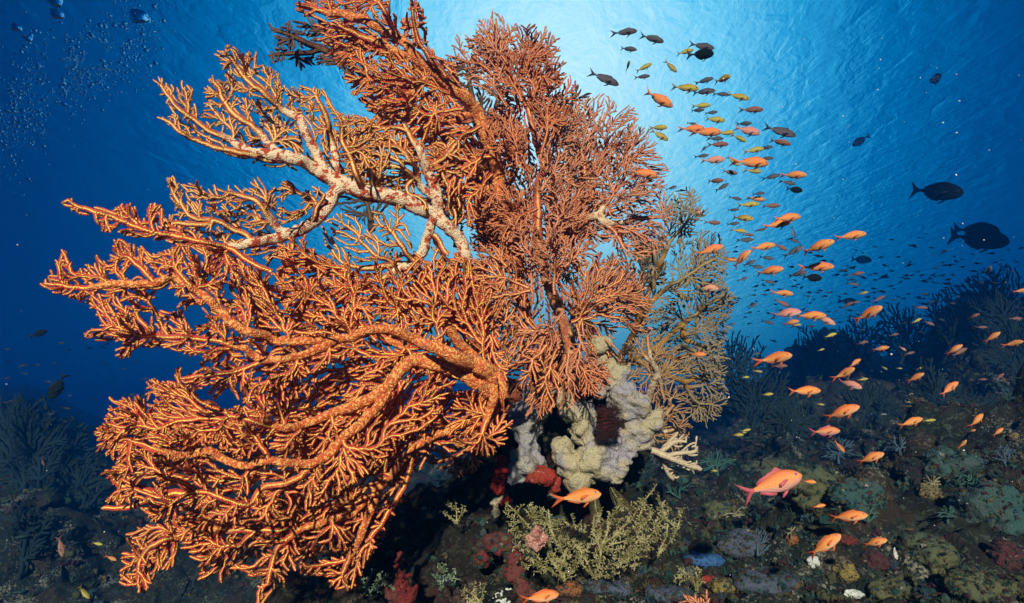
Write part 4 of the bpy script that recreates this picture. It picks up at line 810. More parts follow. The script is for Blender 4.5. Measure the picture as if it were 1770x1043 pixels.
def on_ground(x, y, sink=.3, dmax=20.):
    d_, p = ground_at(x, y, d1=dmax); return d_, p
def mound(name, x, y, r_, mat, label, cat, flat=(1, 1, .75), group=None, n=5, seed=0, disp=.18, **k):
    d_, p = on_ground(x, y + r_ * .55); r_ = r_ * d_ / FPX; rs_ = np.random.RandomState(seed); B_ = [(p[0], p[1] + r_ * .4, p[2] + r_ * .25, r_, flat)]
    for q in range(n): B_.append((p[0] + rs_.uniform(-.8, .8) * r_, p[1] + rs_.uniform(-.2, .8) * r_, p[2] + rs_.uniform(-.1, .6) * r_ * flat[2], r_ * rs_.uniform(.35, .6), flat))
    return lumpy(name, B_, mat, label, cat, group, voxel=r_ / 13, disp=r_ * disp, dscale=1.6 / r_, fine=r_ * .03, seed=seed, world=True, **k)
MO = [('table_coral', 1335, 812, 36, 'olive', 'rounded olive brown coral head left of the speckled dome coral', 'coral', (1.2, 1, .7)),
      ('dome_coral', 1412, 838, 48, 'olive', 'large olive dome coral with a pale speckled rim behind the big finned fish', 'coral', (1.1, 1, .8)),
      ('blue_sponge', 1212, 962, 24, 'blue', 'bright blue crusty sponge on the foreground reef', 'sponge', (1.5, 1, .5)),
      ('slate_sponge', 1190, 985, 14, 'slate', 'slate blue round sponge touching the bright blue sponge from below left', 'sponge', (1.2, 1, .5)),
      ('slate_sponge', 1050, 1010, 28, 'slate', 'flat slate coloured sponge at the foot of the hydroid bushes', 'sponge', (1.5, 1, .4)),
      ('slate_sponge', 1160, 1022, 26, 'slate', 'long slate grey sponge near the lower frame, left of the pink fan tips', 'sponge', (1.7, 1, .4)),
      ('orange_sponge', 985, 1015, 18, 'orange_enc', 'dull orange sponge below the hydroid bush with pink polyps', 'sponge', (1.2, 1, .6)),
      ('yellow_sponge', 1468, 985, 18, 'yellow', 'knobbly mustard yellow sponge below the lone diving orange fish', 'sponge', (1, 1, 1)),
      ('yellow_sponge', 1260, 1010, 22, 'yellow', 'mustard yellow crust right of the bright blue sponge', 'sponge', (1.4, 1, .5)),
      ('white_clam', 1411, 970, 11, 'white', 'round white clam shaped lump under the tail of the steep orange fish', 'ascidian', (1.2, .6, .9)),
      ('white_ascidian', 1550, 965, 8, 'white', 'upright white streaky ascidian on the right foreground reef', 'ascidian', (.5, .5, 2.2)),
      ('white_ascidian', 1478, 1025, 12, 'white', 'broken white patch low on the foreground reef under the yellow sponge', 'ascidian', (1.3, .6, .6)),
      ('maroon_coral', 1515, 968, 20, 'maroon', 'round maroon lump left of the upright white ascidian', 'coral', (1, 1, .9)),
      ('black_sponge', 1590, 822, 30, 'black', 'black rounded sponge on the slope left of the pale knobby coral', 'sponge', (.9, 1, 1.2)),
      ('knobby_coral', 1612, 850, 18, 'yellow', 'pale olive knobby coral head right of the black sponge', 'coral', (1, 1, .9)),
      ('yellow_sponge', 1757, 755, 10, 'yellow', 'small yellow ball sponge on top of the right slope', 'sponge', (1, 1, 1)),
      ('orange_sponge', 1372, 935, 12, 'orange_enc', 'orange branching crust left of the steep orange fish', 'sponge', (1, 1, 1)),
      ('teal_coral', 1490, 850, 34, 'teal', 'bumpy teal coral boulder right of the olive dome coral', 'coral', (1.3, 1, .8)),
      ('teal_coral', 1660, 800, 40, 'teal', 'bumpy blue green boulder high on the right slope', 'coral', (1.1, 1, .9)),
      ('teal_coral', 1730, 880, 52, 'teal', 'big rough teal boulder at the right frame edge', 'coral', (1.1, 1, 1)),
      ('teal_coral', 1290, 935, 34, 'slate', 'dusky blue grey boulder above right of the bright blue sponge', 'coral', (1.2, 1, .7)),
      ('olive_coral', 1330, 1000, 40, 'slate', 'long grey green boulder at the bottom right of the yellow crust', 'coral', (1.5, 1, .5)),
      ('olive_coral', 1620, 960, 46, 'olive', 'dark olive boulder right of the upright white ascidian', 'coral', (1, 1, .9)),
      ('maroon_coral', 1750, 960, 30, 'maroon', 'maroon crusted boulder in the lower right corner', 'coral', (1, 1, 1)),
      ('olive_coral', 1245, 880, 26, 'olive', 'small olive boulder below the green branching coral', 'coral', (1.2, 1, .7)),
      ('crimson_sponge', 1465, 930, 16, 'crimson', 'dark crimson crust under the pair of overlapping orange fish', 'sponge', (1.3, 1, .6)),
      ('orange_sponge', 1225, 1000, 9, 'red', 'tiny red sponge patch under the bright blue sponge', 'sponge', (1.5, 1, .6)),
      ('slate_sponge', 1700, 1010, 40, 'olive', 'low olive boulder at the bottom edge near the right corner', 'coral', (1.3, 1, .7)),
      ('olive_coral', 1560, 1020, 34, 'olive', 'mottled olive boulder at the bottom edge under the white ascidian', 'coral', (1.3, 1, .7))]
for k, (nm, x, y, r_, mt_, lab, cat, fl) in enumerate(MO): mound(nm, x, y, r_, mt_, lab, cat, fl, seed=500 + k, disp=.14 if mt_ != 'slate' else .08)

# small branching corals standing on the slope
def gbush(x, y, rad, mat, lab, kill=4.4, w=1.15, sp=150, a=90, s=0, name='branching_coral', cat='coral', group=None, dmax=20., limb=.35):
    d_, p = on_ground(x, y, dmax=dmax); t_ = thing(name, P(x, y, d_), lab, cat, group)
    fan(M[mat], t_, [[(x, y + 3, w * 2), (x, y - rad * limb, w * 1.5)]], sector(x, y, a, rad, sp, s), d_ - .02, kill=kill, step=3.6, w=w, seed=s, part=kill > 6, relief=.05 * d_ / 2, min_leaves=20, walk=.004)
    fan(M[mat], t_, [[(x, y + 3, w * 2), (x, y - rad * limb, w * 1.5)]], sector(x, y, a, rad * .85, sp, s + 1), d_ + .06, kill=kill, step=3.6, w=w, seed=s + 1, part=False, relief=.05 * d_ / 2, walk=.004)
M['b_green'] = coral_mat('b_green', (.018, .06, .045), (.03, .085, .06), (.06, .14, .11), (.05, .08, .06), (.03, .06, .05))
M['b_slate'] = coral_mat('b_slate', (.03, .055, .075), (.045, .075, .095), (.08, .12, .15), (.04, .05, .06), (.03, .04, .05))
M['b_straw'] = coral_mat('b_straw', (.16, .14, .07), (.22, .19, .1), (.34, .3, .17), (.14, .11, .06), (.1, .08, .05))
for k, (x, y, rad, mt_, lab) in enumerate([
    (1240, 822, 46, 'b_green', 'green branching coral right of the finger gorgonian'), (1310, 960, 40, 'b_slate', 'dark slate feathery bush on the dusky blue grey boulder'), (1175, 860, 36, 'b_green', 'dim green bush in shade under the finger gorgonian'),
    (1450, 800, 44, 'b_slate', 'blue grey bush behind the olive dome coral'), (1370, 930, 20, 'b_straw', 'tiny pale knobby bush above the orange crust'), (1555, 790, 40, 'b_slate', 'blue grey bush left above the black sponge'),
    (1610, 845, 26, 'b_straw', 'pale straw bush on the knobby coral head'), (1680, 850, 36, 'b_green', 'green bush between the two teal boulders on the right slope'), (1735, 800, 34, 'b_slate', 'slate bush under the yellow ball sponge'),
    (1500, 900, 26, 'b_green', 'small green bush below the teal boulder beside the dome coral'), (1270, 900, 24, 'b_straw', 'small straw bush on the olive boulder'), (1640, 900, 30, 'b_green', 'green bush above the dark olive boulder')]):
    gbush(x, y, rad, mt_, lab, s=600 + 3 * k)
# pink fan tips cut by the lower frame
t_ = thing('sea_fan', P(1230, 1075, 1.25), 'pink sea fan tips cut by the lower frame right of centre', 'sea fan')
for k, (a, rad) in enumerate([(150, 75), (110, 55), (128, 60)]): fan(M['fan_brick'], t_, [[(1230, 1075, 4), (1230 + 20 * math.cos(math.radians(a)), 1075 - 20 * math.sin(math.radians(a)), 3)]], sector(1230, 1075, a, rad, 40, 640 + k), 1.25 + .02 * k, kill=6, step=3.8, w=1.9, seed=640 + k)

# far sea fans fading into the water, their dimness also put into the colour
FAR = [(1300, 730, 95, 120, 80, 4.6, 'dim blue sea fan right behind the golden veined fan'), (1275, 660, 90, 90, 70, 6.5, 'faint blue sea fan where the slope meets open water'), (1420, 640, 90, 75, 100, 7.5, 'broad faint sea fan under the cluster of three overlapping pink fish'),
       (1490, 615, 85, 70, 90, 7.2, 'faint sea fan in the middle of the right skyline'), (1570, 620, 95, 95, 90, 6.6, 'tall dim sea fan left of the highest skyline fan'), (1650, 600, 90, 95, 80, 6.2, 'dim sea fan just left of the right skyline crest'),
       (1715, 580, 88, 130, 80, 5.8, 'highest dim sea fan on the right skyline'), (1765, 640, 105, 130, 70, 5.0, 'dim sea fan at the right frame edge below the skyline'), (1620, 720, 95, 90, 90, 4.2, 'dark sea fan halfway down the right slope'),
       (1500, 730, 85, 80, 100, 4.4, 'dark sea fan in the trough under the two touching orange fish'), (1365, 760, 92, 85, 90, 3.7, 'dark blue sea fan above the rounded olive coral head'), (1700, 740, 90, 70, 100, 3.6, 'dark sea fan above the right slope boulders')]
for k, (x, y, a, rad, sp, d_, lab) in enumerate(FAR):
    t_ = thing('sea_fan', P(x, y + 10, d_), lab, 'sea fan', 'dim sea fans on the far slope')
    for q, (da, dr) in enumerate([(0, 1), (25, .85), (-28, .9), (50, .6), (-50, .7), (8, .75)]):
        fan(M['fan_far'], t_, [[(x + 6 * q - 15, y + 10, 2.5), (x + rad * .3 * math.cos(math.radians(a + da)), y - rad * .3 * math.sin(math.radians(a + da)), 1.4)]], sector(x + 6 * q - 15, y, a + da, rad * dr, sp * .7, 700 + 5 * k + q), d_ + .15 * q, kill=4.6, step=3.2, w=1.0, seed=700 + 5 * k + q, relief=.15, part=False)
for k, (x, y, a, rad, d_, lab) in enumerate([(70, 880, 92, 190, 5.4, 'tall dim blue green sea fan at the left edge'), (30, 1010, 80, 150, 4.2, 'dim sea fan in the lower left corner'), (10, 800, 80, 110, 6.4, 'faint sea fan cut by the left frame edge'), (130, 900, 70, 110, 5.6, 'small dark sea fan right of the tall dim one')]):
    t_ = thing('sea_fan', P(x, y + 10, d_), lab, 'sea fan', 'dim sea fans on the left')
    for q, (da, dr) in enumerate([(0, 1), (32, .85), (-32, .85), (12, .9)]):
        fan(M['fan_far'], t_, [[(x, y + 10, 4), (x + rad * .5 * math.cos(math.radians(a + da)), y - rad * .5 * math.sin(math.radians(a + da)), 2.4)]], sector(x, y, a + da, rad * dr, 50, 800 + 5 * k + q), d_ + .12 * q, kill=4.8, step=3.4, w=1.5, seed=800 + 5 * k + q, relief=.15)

# turf of algae, crusts and twigs covering the rock: nobody could count it
tg = NT('reef_growth'); hu = tg.attr('hue')
colr = tg.ramp(hu, [(0, (.012, .035, .03)), (.2, (.03, .06, .045)), (.36, (.05, .05, .022)), (.5, (.04, .018, .02)), (.62, (.09, .07, .035)), (.74, (.03, .055, .08)), (.86, (.17, .15, .09)), (.93, (.12, .03, .02)), (.97, (.35, .32, .25))], 'CONSTANT')
M['growth'] = tg.done(colr, .9, tg.noise(150, 2), .006, .7, .15)
rs = np.random.RandomState(77); mg = MG(); V1, F1 = ICO[1]; V0, F0 = ICO[0]
gi = np.random.RandomState(5)
def tuft(kind):
    V = []; F = []; n = 0
    if kind == 0:      # knob cluster
        for q in range(5):
            c = rs.normal(0, .45, 3); c[2] = abs(c[2]) * .7; r_ = rs.uniform(.3, .6); V.append(c + V1 * r_ * rs.uniform(.8, 1.2, 3)); F.append(F1 + n); n += len(V1)
    elif kind == 1:    # twigs
        for q in range(16):
            d_ = rs.normal(0, .6, 3); d_[2] = abs(d_[2]) + .4; d_ /= np.linalg.norm(d_); b_ = np.cross(d_, rs.normal(size=3)); b_ /= np.linalg.norm(b_); c_ = np.cross(d_, b_)
            L = rs.uniform(.7, 1.5); w_ = .07
            V.append(np.array([b_ * w_, -b_ * .5 * w_ + c_ * w_ * .86, -b_ * .5 * w_ - c_ * w_ * .86, d_ * L + b_ * w_ * .7, d_ * L - b_ * .4 * w_ + c_ * w_ * .6, d_ * L - b_ * .4 * w_ - c_ * w_ * .6]))
            F.append(np.array([(0, 1, 4), (0, 4, 3), (1, 2, 5), (1, 5, 4), (2, 0, 3), (2, 3, 5), (3, 4, 5)]) + n); n += 6
    elif kind == 2:    # leafy blades
        for q in range(22):
            p_ = rs.normal(0, .5, 3); p_[2] = abs(p_[2]); a_ = rs.normal(0, .22, 3); b_ = rs.normal(0, .22, 3)
            V.append(np.array([p_ - a_, p_ + b_, p_ + a_, p_ - b_])); F.append(np.array([(0, 1, 2), (0, 2, 3)]) + n); n += 4
    else:              # crust plate
        c = V1 * np.array([1.2, 1., .22]) * (1 + .25 * fbm(V1 * 2.2 + rs.uniform(0, 9), 2)[:, None]); V.append(c); F.append(F1)
    return np.concatenate(V), np.concatenate(F)
TU = [tuft(k) for k in (0, 1, 2, 3, 0, 1, 2, 1)]
XY = np.stack([X, Y, Z], -1); cand = np.where((rr > .8) & (rr < 9))[0]
N_ = 26000; ri = rs.choice(cand, N_); ai = rs.randint(1, na - 1, N_)
dens = vnoise(np.stack([X[ri, ai] * 2.2, Y[ri, ai] * 2.2], -1), 91)
hue0 = np.clip(.40 + .30 * vnoise(np.stack([X[ri, ai] * 2.8, Y[ri, ai] * 2.8], -1), 92) + rs.normal(0, .2, N_), 0, .999)
for q in range(N_):
    if dens[q] < -.35: continue
    p = XY[ri[q], ai[q]]; sc = rs.uniform(.007, .022) * (rr[ri[q]] / 2.0) ** .75; V_, F_t = TU[rs.randint(len(TU))]; a_ = rs.uniform(0, 6.28); ca, sa = math.cos(a_), math.sin(a_)
    W_ = V_ * sc * rs.uniform(.75, 1.3, 3); W_ = np.stack([W_[:, 0] * ca - W_[:, 1] * sa, W_[:, 0] * sa + W_[:, 1] * ca, W_[:, 2]], -1)
    mg.add(W_ + p, [F_t], hue=hue0[q])
# and on the outcrop
ro = bpy.data.objects['rock_outcrop'].data; rv = np.zeros(len(ro.vertices) * 3, np.float32); ro.vertices.foreach_get('co', rv); rv = rv.reshape(-1, 3); rn = np.zeros(len(ro.vertices) * 3, np.float32); ro.vertices.foreach_get('normal', rn); rn = rn.reshape(-1, 3)
fr = np.where(rn[:, 1] < .1)[0]
for q in rs.choice(fr, 1600):
    V_, F_t = TU[rs.randint(len(TU))]; n_ = Vector(rn[q].tolist()); R_ = np.array(n_.to_track_quat('Z', 'Y').to_matrix()); sc = rs.uniform(.006, .016)
    mg.add((V_ * sc) @ R_.T + rv[q], [F_t], hue=float(np.clip(.42 + rs.normal(0, .22), 0, .999)))
for o_ in [o for o in C.objects if o.type == 'MESH' and o.get('category') in ('coral', 'sponge') and o.location.y < 9]:
    me_ = o_.data; nv_ = len(me_.vertices)
    if o_.name.split('.')[0] in ('beige_sponge', 'grey_sponge', 'red_sponge', 'blue_sponge', 'yellow_stump', 'pale_tube_sponge', 'red_tower_sponge'): continue
    rv = np.zeros(nv_ * 3, np.float32); me_.vertices.foreach_get('co', rv); rv = rv.reshape(-1, 3); rn = np.zeros(nv_ * 3, np.float32); me_.vertices.foreach_get('normal', rn); rn = rn.reshape(-1, 3)
    sz = rv[:, 0].max() - rv[:, 0].min(); fr = np.where(rn[:, 1] < .2)[0]
    for q in rs.choice(fr, min(len(fr), 170)):
        V_, F_t = TU[rs.randint(len(TU))]; R_ = np.array(Vector(rn[q].tolist()).to_track_quat('Z', 'Y').to_matrix()); sc = rs.uniform(.015, .05) * sz
        mg.add((V_ * sc) @ R_.T + rv[q], [F_t], hue=float(np.clip(.42 + rs.normal(0, .25), 0, .999)))
tag(mg.build('reef_growth', M['growth']), kind='stuff')

# ------------------------------------------------------------------ fish
def fish_mat(name, back, side, belly, face=None, rough=.45, spec=.4):
    t = NT(name); v = t.math('ADD', t.attr('v'), t.math('MULTIPLY', t.math('SUBTRACT', t.n('ShaderNodeTexNoise', Scale=9.).outputs['Fac'], .5), .3)); u = t.attr('u')
    col = t.mix(t.rng(v, -.75, -.05), belly, side); col = t.mix(t.rng(v, .15, .8), col, back)
    if face: col = t.mix(t.rng(u, .30, .42), col, face)
    tco = t.n('ShaderNodeTexCoord').outputs['Object']; sc = t.vor(55, vec=tco)
    col = t.mix(t.rng(sc, .35, .6, 0, .22), col, tuple(c * .45 for c in side))
    rnd = t.n('ShaderNodeObjectInfo').outputs['Random']; col = t.mix(t.math('MULTIPLY', rnd, .45), col, tuple(min(1, c * k_) for c, k_ in zip(side, (.80, 1.25, .8))))
    return t.done(col, rough, sc, .006, .35, spec)
def fin_mat(name, c1, c2):
    t = NT(name); w = t.n('ShaderNodeTexWave', Scale=16., Distortion=1.5); t.put(w.inputs['Vector'], t.n('ShaderNodeTexCoord').outputs['Object'])
    return t.done(t.mix(w.outputs['Fac'], c1, c2), .5, None, Alpha=.78)
KINDS = {   # body height, thickness, tail spread, materials
    'orange': (.285, .15, .25, ((.80, .17, .035), (.90, .28, .065), (.88, .45, .24)), ((.80, .16, .03), (.62, .14, .06))),
    'pink': (.30, .15, .26, ((.68, .19, .13), (.80, .30, .22), (.85, .58, .52)), ((.62, .18, .14), (.5, .2, .2))),
    'brown': (.26, .13, .28, ((.24, .07, .05), (.28, .10, .075), (.34, .20, .16)), ((.22, .09, .07), (.16, .08, .08))),
    'yellow': (.26, .13, .27, ((.32, .20, .03), (.62, .40, .06), (.78, .64, .28)), ((.34, .24, .04), (.22, .16, .06))),
    'dark': (.245, .13, .27, ((.05, .04, .055), (.11, .08, .10), (.36, .33, .34)), ((.03, .035, .06), (.02, .02, .04))),
    'black': (.385, .14, .33, ((.006, .010, .014), (.008, .012, .016), (.012, .016, .02)), ((.006, .010, .016), (.004, .008, .012))),
    'shade': (.26, .13, .27, ((.02, .02, .026), (.028, .026, .032), (.06, .06, .065)), ((.02, .02, .03), (.015, .015, .025))),
    'male': (.325, .16, .32, ((.76, .17, .05), (.86, .31, .09), (.70, .32, .28)), ((.68, .11, .10), (.55, .14, .20)))}
for k, v in KINDS.items():
    M['fish_' + k] = fish_mat('fish_' + k, *v[3], rough=.8 if k == 'black' else .5, spec=.05 if k == 'black' else .35); M['fin_' + k] = fin_mat('fin_' + k, *v[4])
te = NT('eye_ring'); M['eye_ring'] = te.done((.55, .22, .34), .3, None); te = NT('pupil'); M['pupil'] = te.done((.006, .006, .012), .1, None, spec=.6)
te = NT('eye_dark'); M['eye_dark'] = te.done((.05, .05, .045), .3, None)

def fish_body(hgt, thk, ns=22, nr_=14, black=False):
    u = np.linspace(-.30, .50, ns)
    kx = [-.30, -.24, -.15, 0, .15, .28, .38, .45, .485, .50]; kh = [.20, .24, .48, .86, 1.0, .93, .74, .50, .30, .10] if not black else [.13, .16, .52, .92, 1.0, .92, .74, .52, .33, .12]
    hh_ = np.interp(u, kx, kh) * hgt / 2; hh_ = np.convolve(np.pad(hh_, 1, 'edge'), [.2, .6, .2], 'valid'); hh_[-1] = .012
    ww_ = np.interp(u, kx, [.10, .16, .40, .82, 1., .98, .82, .55, .32, .10]) * thk / 2
    cz = np.interp(u, [-.3, 0, .3, .5], [.012, 0, .0, -.018]); a = np.linspace(0, 2 * np.pi, nr_, endpoint=False)
    V = np.stack([np.repeat(u, nr_), (ww_[:, None] * np.cos(a) * (1 - .12 * np.abs(np.sin(a)) ** 2)).ravel(), (cz[:, None] + hh_[:, None] * np.sin(a)).ravel()], -1)
    i = np.arange(ns - 1)[:, None] * nr_; j = np.arange(nr_)[None]; jn = (j + 1) % nr_
    Q = np.stack([i + j, i + nr_ + j, i + nr_ + jn, i + jn], -1).reshape(-1, 4)
    V = np.concatenate([V, [[-.302, 0, .012], [.503, 0, -.018]]]); n = ns * nr_
    T = np.concatenate([np.stack([np.arange(nr_), (np.arange(nr_) + 1) % nr_, np.full(nr_, n)], -1), np.stack([(ns - 1) * nr_ + (np.arange(nr_) + 1) % nr_, (ns - 1) * nr_ + np.arange(nr_), np.full(nr_, n + 1)], -1)])
    va = np.concatenate([np.tile(np.sin(a), ns), [0, 0]]); ua = V[:, 0]
    return V, [Q, T], va, ua, (u, hh_, cz)
def finplate(pts, th=.006, y=0., bend=0.):
    """a closed thin plate from an outline in the x-z plane"""
    p = np.array(pts, float); n = len(p); c = p.mean(0); rim = th * .35
    V = np.concatenate([np.stack([p[:, 0], np.full(n, y - rim), p[:, 1]], -1), np.stack([p[:, 0], np.full(n, y + rim), p[:, 1]], -1), [[c[0], y - th, c[1]], [c[0], y + th, c[1]]]])
    i = np.arange(n); j = (i + 1) % n
    F = [np.stack([i, j, j + n, i + n], -1), np.concatenate([np.stack([j, i, np.full(n, 2 * n)], -1), np.stack([i + n, j + n, np.full(n, 2 * n + 1)], -1)])]
    V[:, 1] += bend * np.maximum(0, -(V[:, 0] + .3)) * 2
    return V, F
def make_mesh(name, parts, mats):
    """parts: list of (V, F list, material slot, v attr, u attr)"""
    V = []; F = {3: [], 4: []}; fm = {3: [], 4: []}; va = []; ua = []; n = 0
    for P_ in parts:
        v_, f_, m_ = P_[:3]; V.append(v_); va.append(P_[3] if len(P_) > 3 else np.zeros(len(v_))); ua.append(P_[4] if len(P_) > 4 else v_[:, 0])
        for f in f_: F[f.shape[1]].append(f + n); fm[f.shape[1]].append(np.full(len(f), m_))
        n += len(v_)
    Fs = [np.concatenate(F[k]) for k in (3, 4) if F[k]]; FM = np.concatenate([np.concatenate(fm[k]) for k in (3, 4) if F[k]])
    V = np.concatenate(V); V[:, 1] += BEND[0] * np.minimum(0, V[:, 0] - .1) ** 2 * 1.1 + BEND[0] * .25 * np.maximum(0, V[:, 0] - .2) ** 2
    o = mesh_obj(name, V, Fs, None, None, True, {'v': np.concatenate(va), 'u': np.concatenate(ua)}, mats=mats, fmat=FM); me = o.data; bpy.data.objects.remove(o); return me
def tailpts(sp, black=False):
    if black: return [(-.29, .035), (-.36, .07), (-.47, sp * .56), (-.49, sp * .58), (-.445, .03), (-.44, 0), (-.445, -.02), (-.49, -sp * .52), (-.47, -sp * .52), (-.36, -.05), (-.29, -.02)]
    return [(-.28, .035), (-.35, .055), (-.44, sp * .38), (-.54, sp * .60), (-.47, sp * .30), (-.41, .05), (-.40, .012), (-.41, -.03), (-.47, -sp * .26), (-.54, -sp * .55), (-.44, -sp * .34), (-.35, -.035), (-.28, -.012)]
BEND = [0.]; FM_ = {}
for kd, bv, (hg, tk, sp, _, _) in [(k_, b_, v_) for k_, v_ in KINDS.items() for b_ in (0, 1, 2)]:
    BEND[0] = (0, .55, -.55)[bv]; bk = kd == 'black'; V, F, va, ua, (u, hh_, cz) = fish_body(hg, tk, black=bk)
    top = lambda x: float(np.interp(x, u, hh_ + cz)); bot = lambda x: float(np.interp(x, u, cz - hh_)); fh = .024 if kd != 'male' else .045
    dors = [(x, top(x) - .012) for x in np.linspace(.25, -.20, 9)] + [(-.235, top(-.2) + .01)] + [(x, top(x) + fh * f * (1 + .12 * (k % 2))) for k, (x, f) in enumerate([(-.19, 1.0), (-.13, .95), (-.05, .8), (.03, .8), (.10, .85), (.17, .95 if kd != 'male' else 1.5), (.22, .6)])]
    anal = [(x, bot(x) + .012) for x in np.linspace(-.20, .03, 6)] + [(.0, bot(.0) - fh * .7), (-.08, bot(-.08) - fh * 1.1), (-.16, bot(-.16) - fh * 1.1), (-.24, bot(-.2) - fh * .5)]
    if bk: anal = [(x, bot(x) + .012) for x in np.linspace(-.20, .1, 6)] + [(.05, bot(.05) - .035), (-.08, bot(-.08) - .045), (-.2, bot(-.2) - .03)]
    pelv = [(.22, bot(.22) + .01), (.16, bot(.16) + .01), (.06, bot(.08) - .075), (.09, bot(.1) - .085), (.18, bot(.18) - .03)]
    pect = [(.26, -.005), (.22, -.03), (.11, -.075), (.08, -.055), (.10, -.015), (.2, .015)]
    P0 = {'body': [(V, F, 0, va, ua)], 'tail_fin': [(*finplate(tailpts(sp, bk), .008), 0)], 'dorsal_fin': [(*finplate(dors), 0)], 'anal_fin': [(*finplate(anal), 0)], 'pelvic_fin': [(*finplate(pelv, .005), 0)]}
    FM_[kd, bv] = {k: make_mesh(k, v, [M['fish_' + kd] if k == 'body' else M['fin_' + kd]]) for k, v in P0.items()}
    for sg in (-1, 1):
        v_, f_ = finplate(pect, .004); v_[:, 1] += sg * (tk * .49 + .002 + np.maximum(0, .24 - v_[:, 0]) * .30); FM_[kd, bv]['pectoral_fin%d' % sg] = make_mesh('pectoral_fin', [(v_, f_, 0)], [M['fin_' + kd]])
        ex, ez = .405, .028 if not bk else .03; yy = float(np.interp(ex, [-.30, .28, .38, .45, .5], [.1, .98, .82, .55, .1])) * tk / 2 * .93; er = .024 if not bk else .014
        V0, F0 = ICO[2]; c1 = V0 * np.array([er, er * .45, er]) + [ex, sg * yy, ez]; c2 = V0 * np.array([er * .55, er * .4, er * .55]) + [ex + .001, sg * (yy + er * .2), ez]
        FM_[kd, bv]['eye%d' % sg] = make_mesh('eye', [(c1, [F0], 0)], [M['eye_ring'] if kd in ('orange', 'pink', 'male') else M['eye_dark']]); FM_[kd, bv]['pupil%d' % sg] = make_mesh('pupil', [(c2, [F0], 0)], [M['pupil']])
    Vl, Fl, val, ual, _ = fish_body(hg, tk, 12, 8, bk); V0, F0 = ICO[1]
    eyes = [(V0 * np.array([.02, .012, .02]) + [.405, sg * tk * .36, .028], [F0], 2) for sg in (-1, 1)]
    FM_[kd, bv]['small'] = make_mesh('fish', [(Vl, Fl, 0, val, ual), (*finplate(tailpts(sp, bk), .008), 1), (*finplate(dors), 1), (*finplate(anal), 1), (*finplate(pelv, .005), 1)] + eyes, [M['fish_' + kd], M['fin_' + kd], M['pupil']])

def fish_matrix(x, y, d_, L, ang, yaw, roll=0.):
    a = math.radians(ang); w = math.radians(yaw); vd = P(x, y, 1.0); vd = vd / np.linalg.norm(vd)
    u_ = RIGHT - RIGHT.dot(vd) * vd; u_ /= np.linalg.norm(u_); v_ = np.cross(u_, vd); X_ = math.cos(w) * (math.cos(a) * u_ + math.sin(a) * v_) - math.sin(w) * vd
    Z_ = v_ - v_.dot(X_) * X_
    if np.linalg.norm(Z_) < .25: Z_ = u_ - u_.dot(X_) * X_
    Z_ /= np.linalg.norm(Z_); Y_ = np.cross(Z_, X_); m = Matrix(np.stack([X_, Y_, Z_], -1).tolist()).to_4x4()
    return Matrix.Translation(Vector(P(x, y, d_).tolist())) @ m @ Matrix.Scale(L, 4)
FN = {'orange': 'anthias', 'pink': 'anthias', 'brown': 'anthias', 'yellow': 'damselfish', 'dark': 'chromis', 'black': 'surgeonfish', 'male': 'anthias'}
REAL = {'orange': .082, 'pink': .082, 'brown': .066, 'yellow': .060, 'dark': .060, 'black': .36, 'male': .115}
def put_fish(kind, x, y, px, ang=0, yaw=0, label='', group=None, cat='fish', d_=None, name=None):
    app = px * (1.0 if abs(yaw) < 1 else 1 / max(.35, math.cos(math.radians(yaw)))); d_ = d_ or REAL[kind] * FPX / app; L = app * d_ / FPX * 1.0
    Mx = fish_matrix(x, y, d_, L, ang, yaw); kv = (kind, int(x * 7 + y) % 3)
    if px >= 33:
        r_ = bpy.data.objects.new(name or FN[kind], None); C.objects.link(r_); r_.matrix_world = Mx; r_.empty_display_size = .1
        for pn in ('body', 'tail_fin', 'dorsal_fin', 'anal_fin', 'pelvic_fin', 'pectoral_fin-1', 'pectoral_fin1', 'eye-1', 'eye1'):
            o = bpy.data.objects.new(pn.rstrip('-1'), FM_[kv][pn]); C.objects.link(o); o.parent = r_
            if pn.startswith('eye'):
                q = bpy.data.objects.new('pupil', FM_[kv]['pupil' + pn[3:]]); C.objects.link(q); q.parent = o
    else:
        r_ = bpy.data.objects.new(name or FN[kind], FM_[kv]['small']); C.objects.link(r_); r_.matrix_world = Mx
    return tag(r_, label, cat, group)

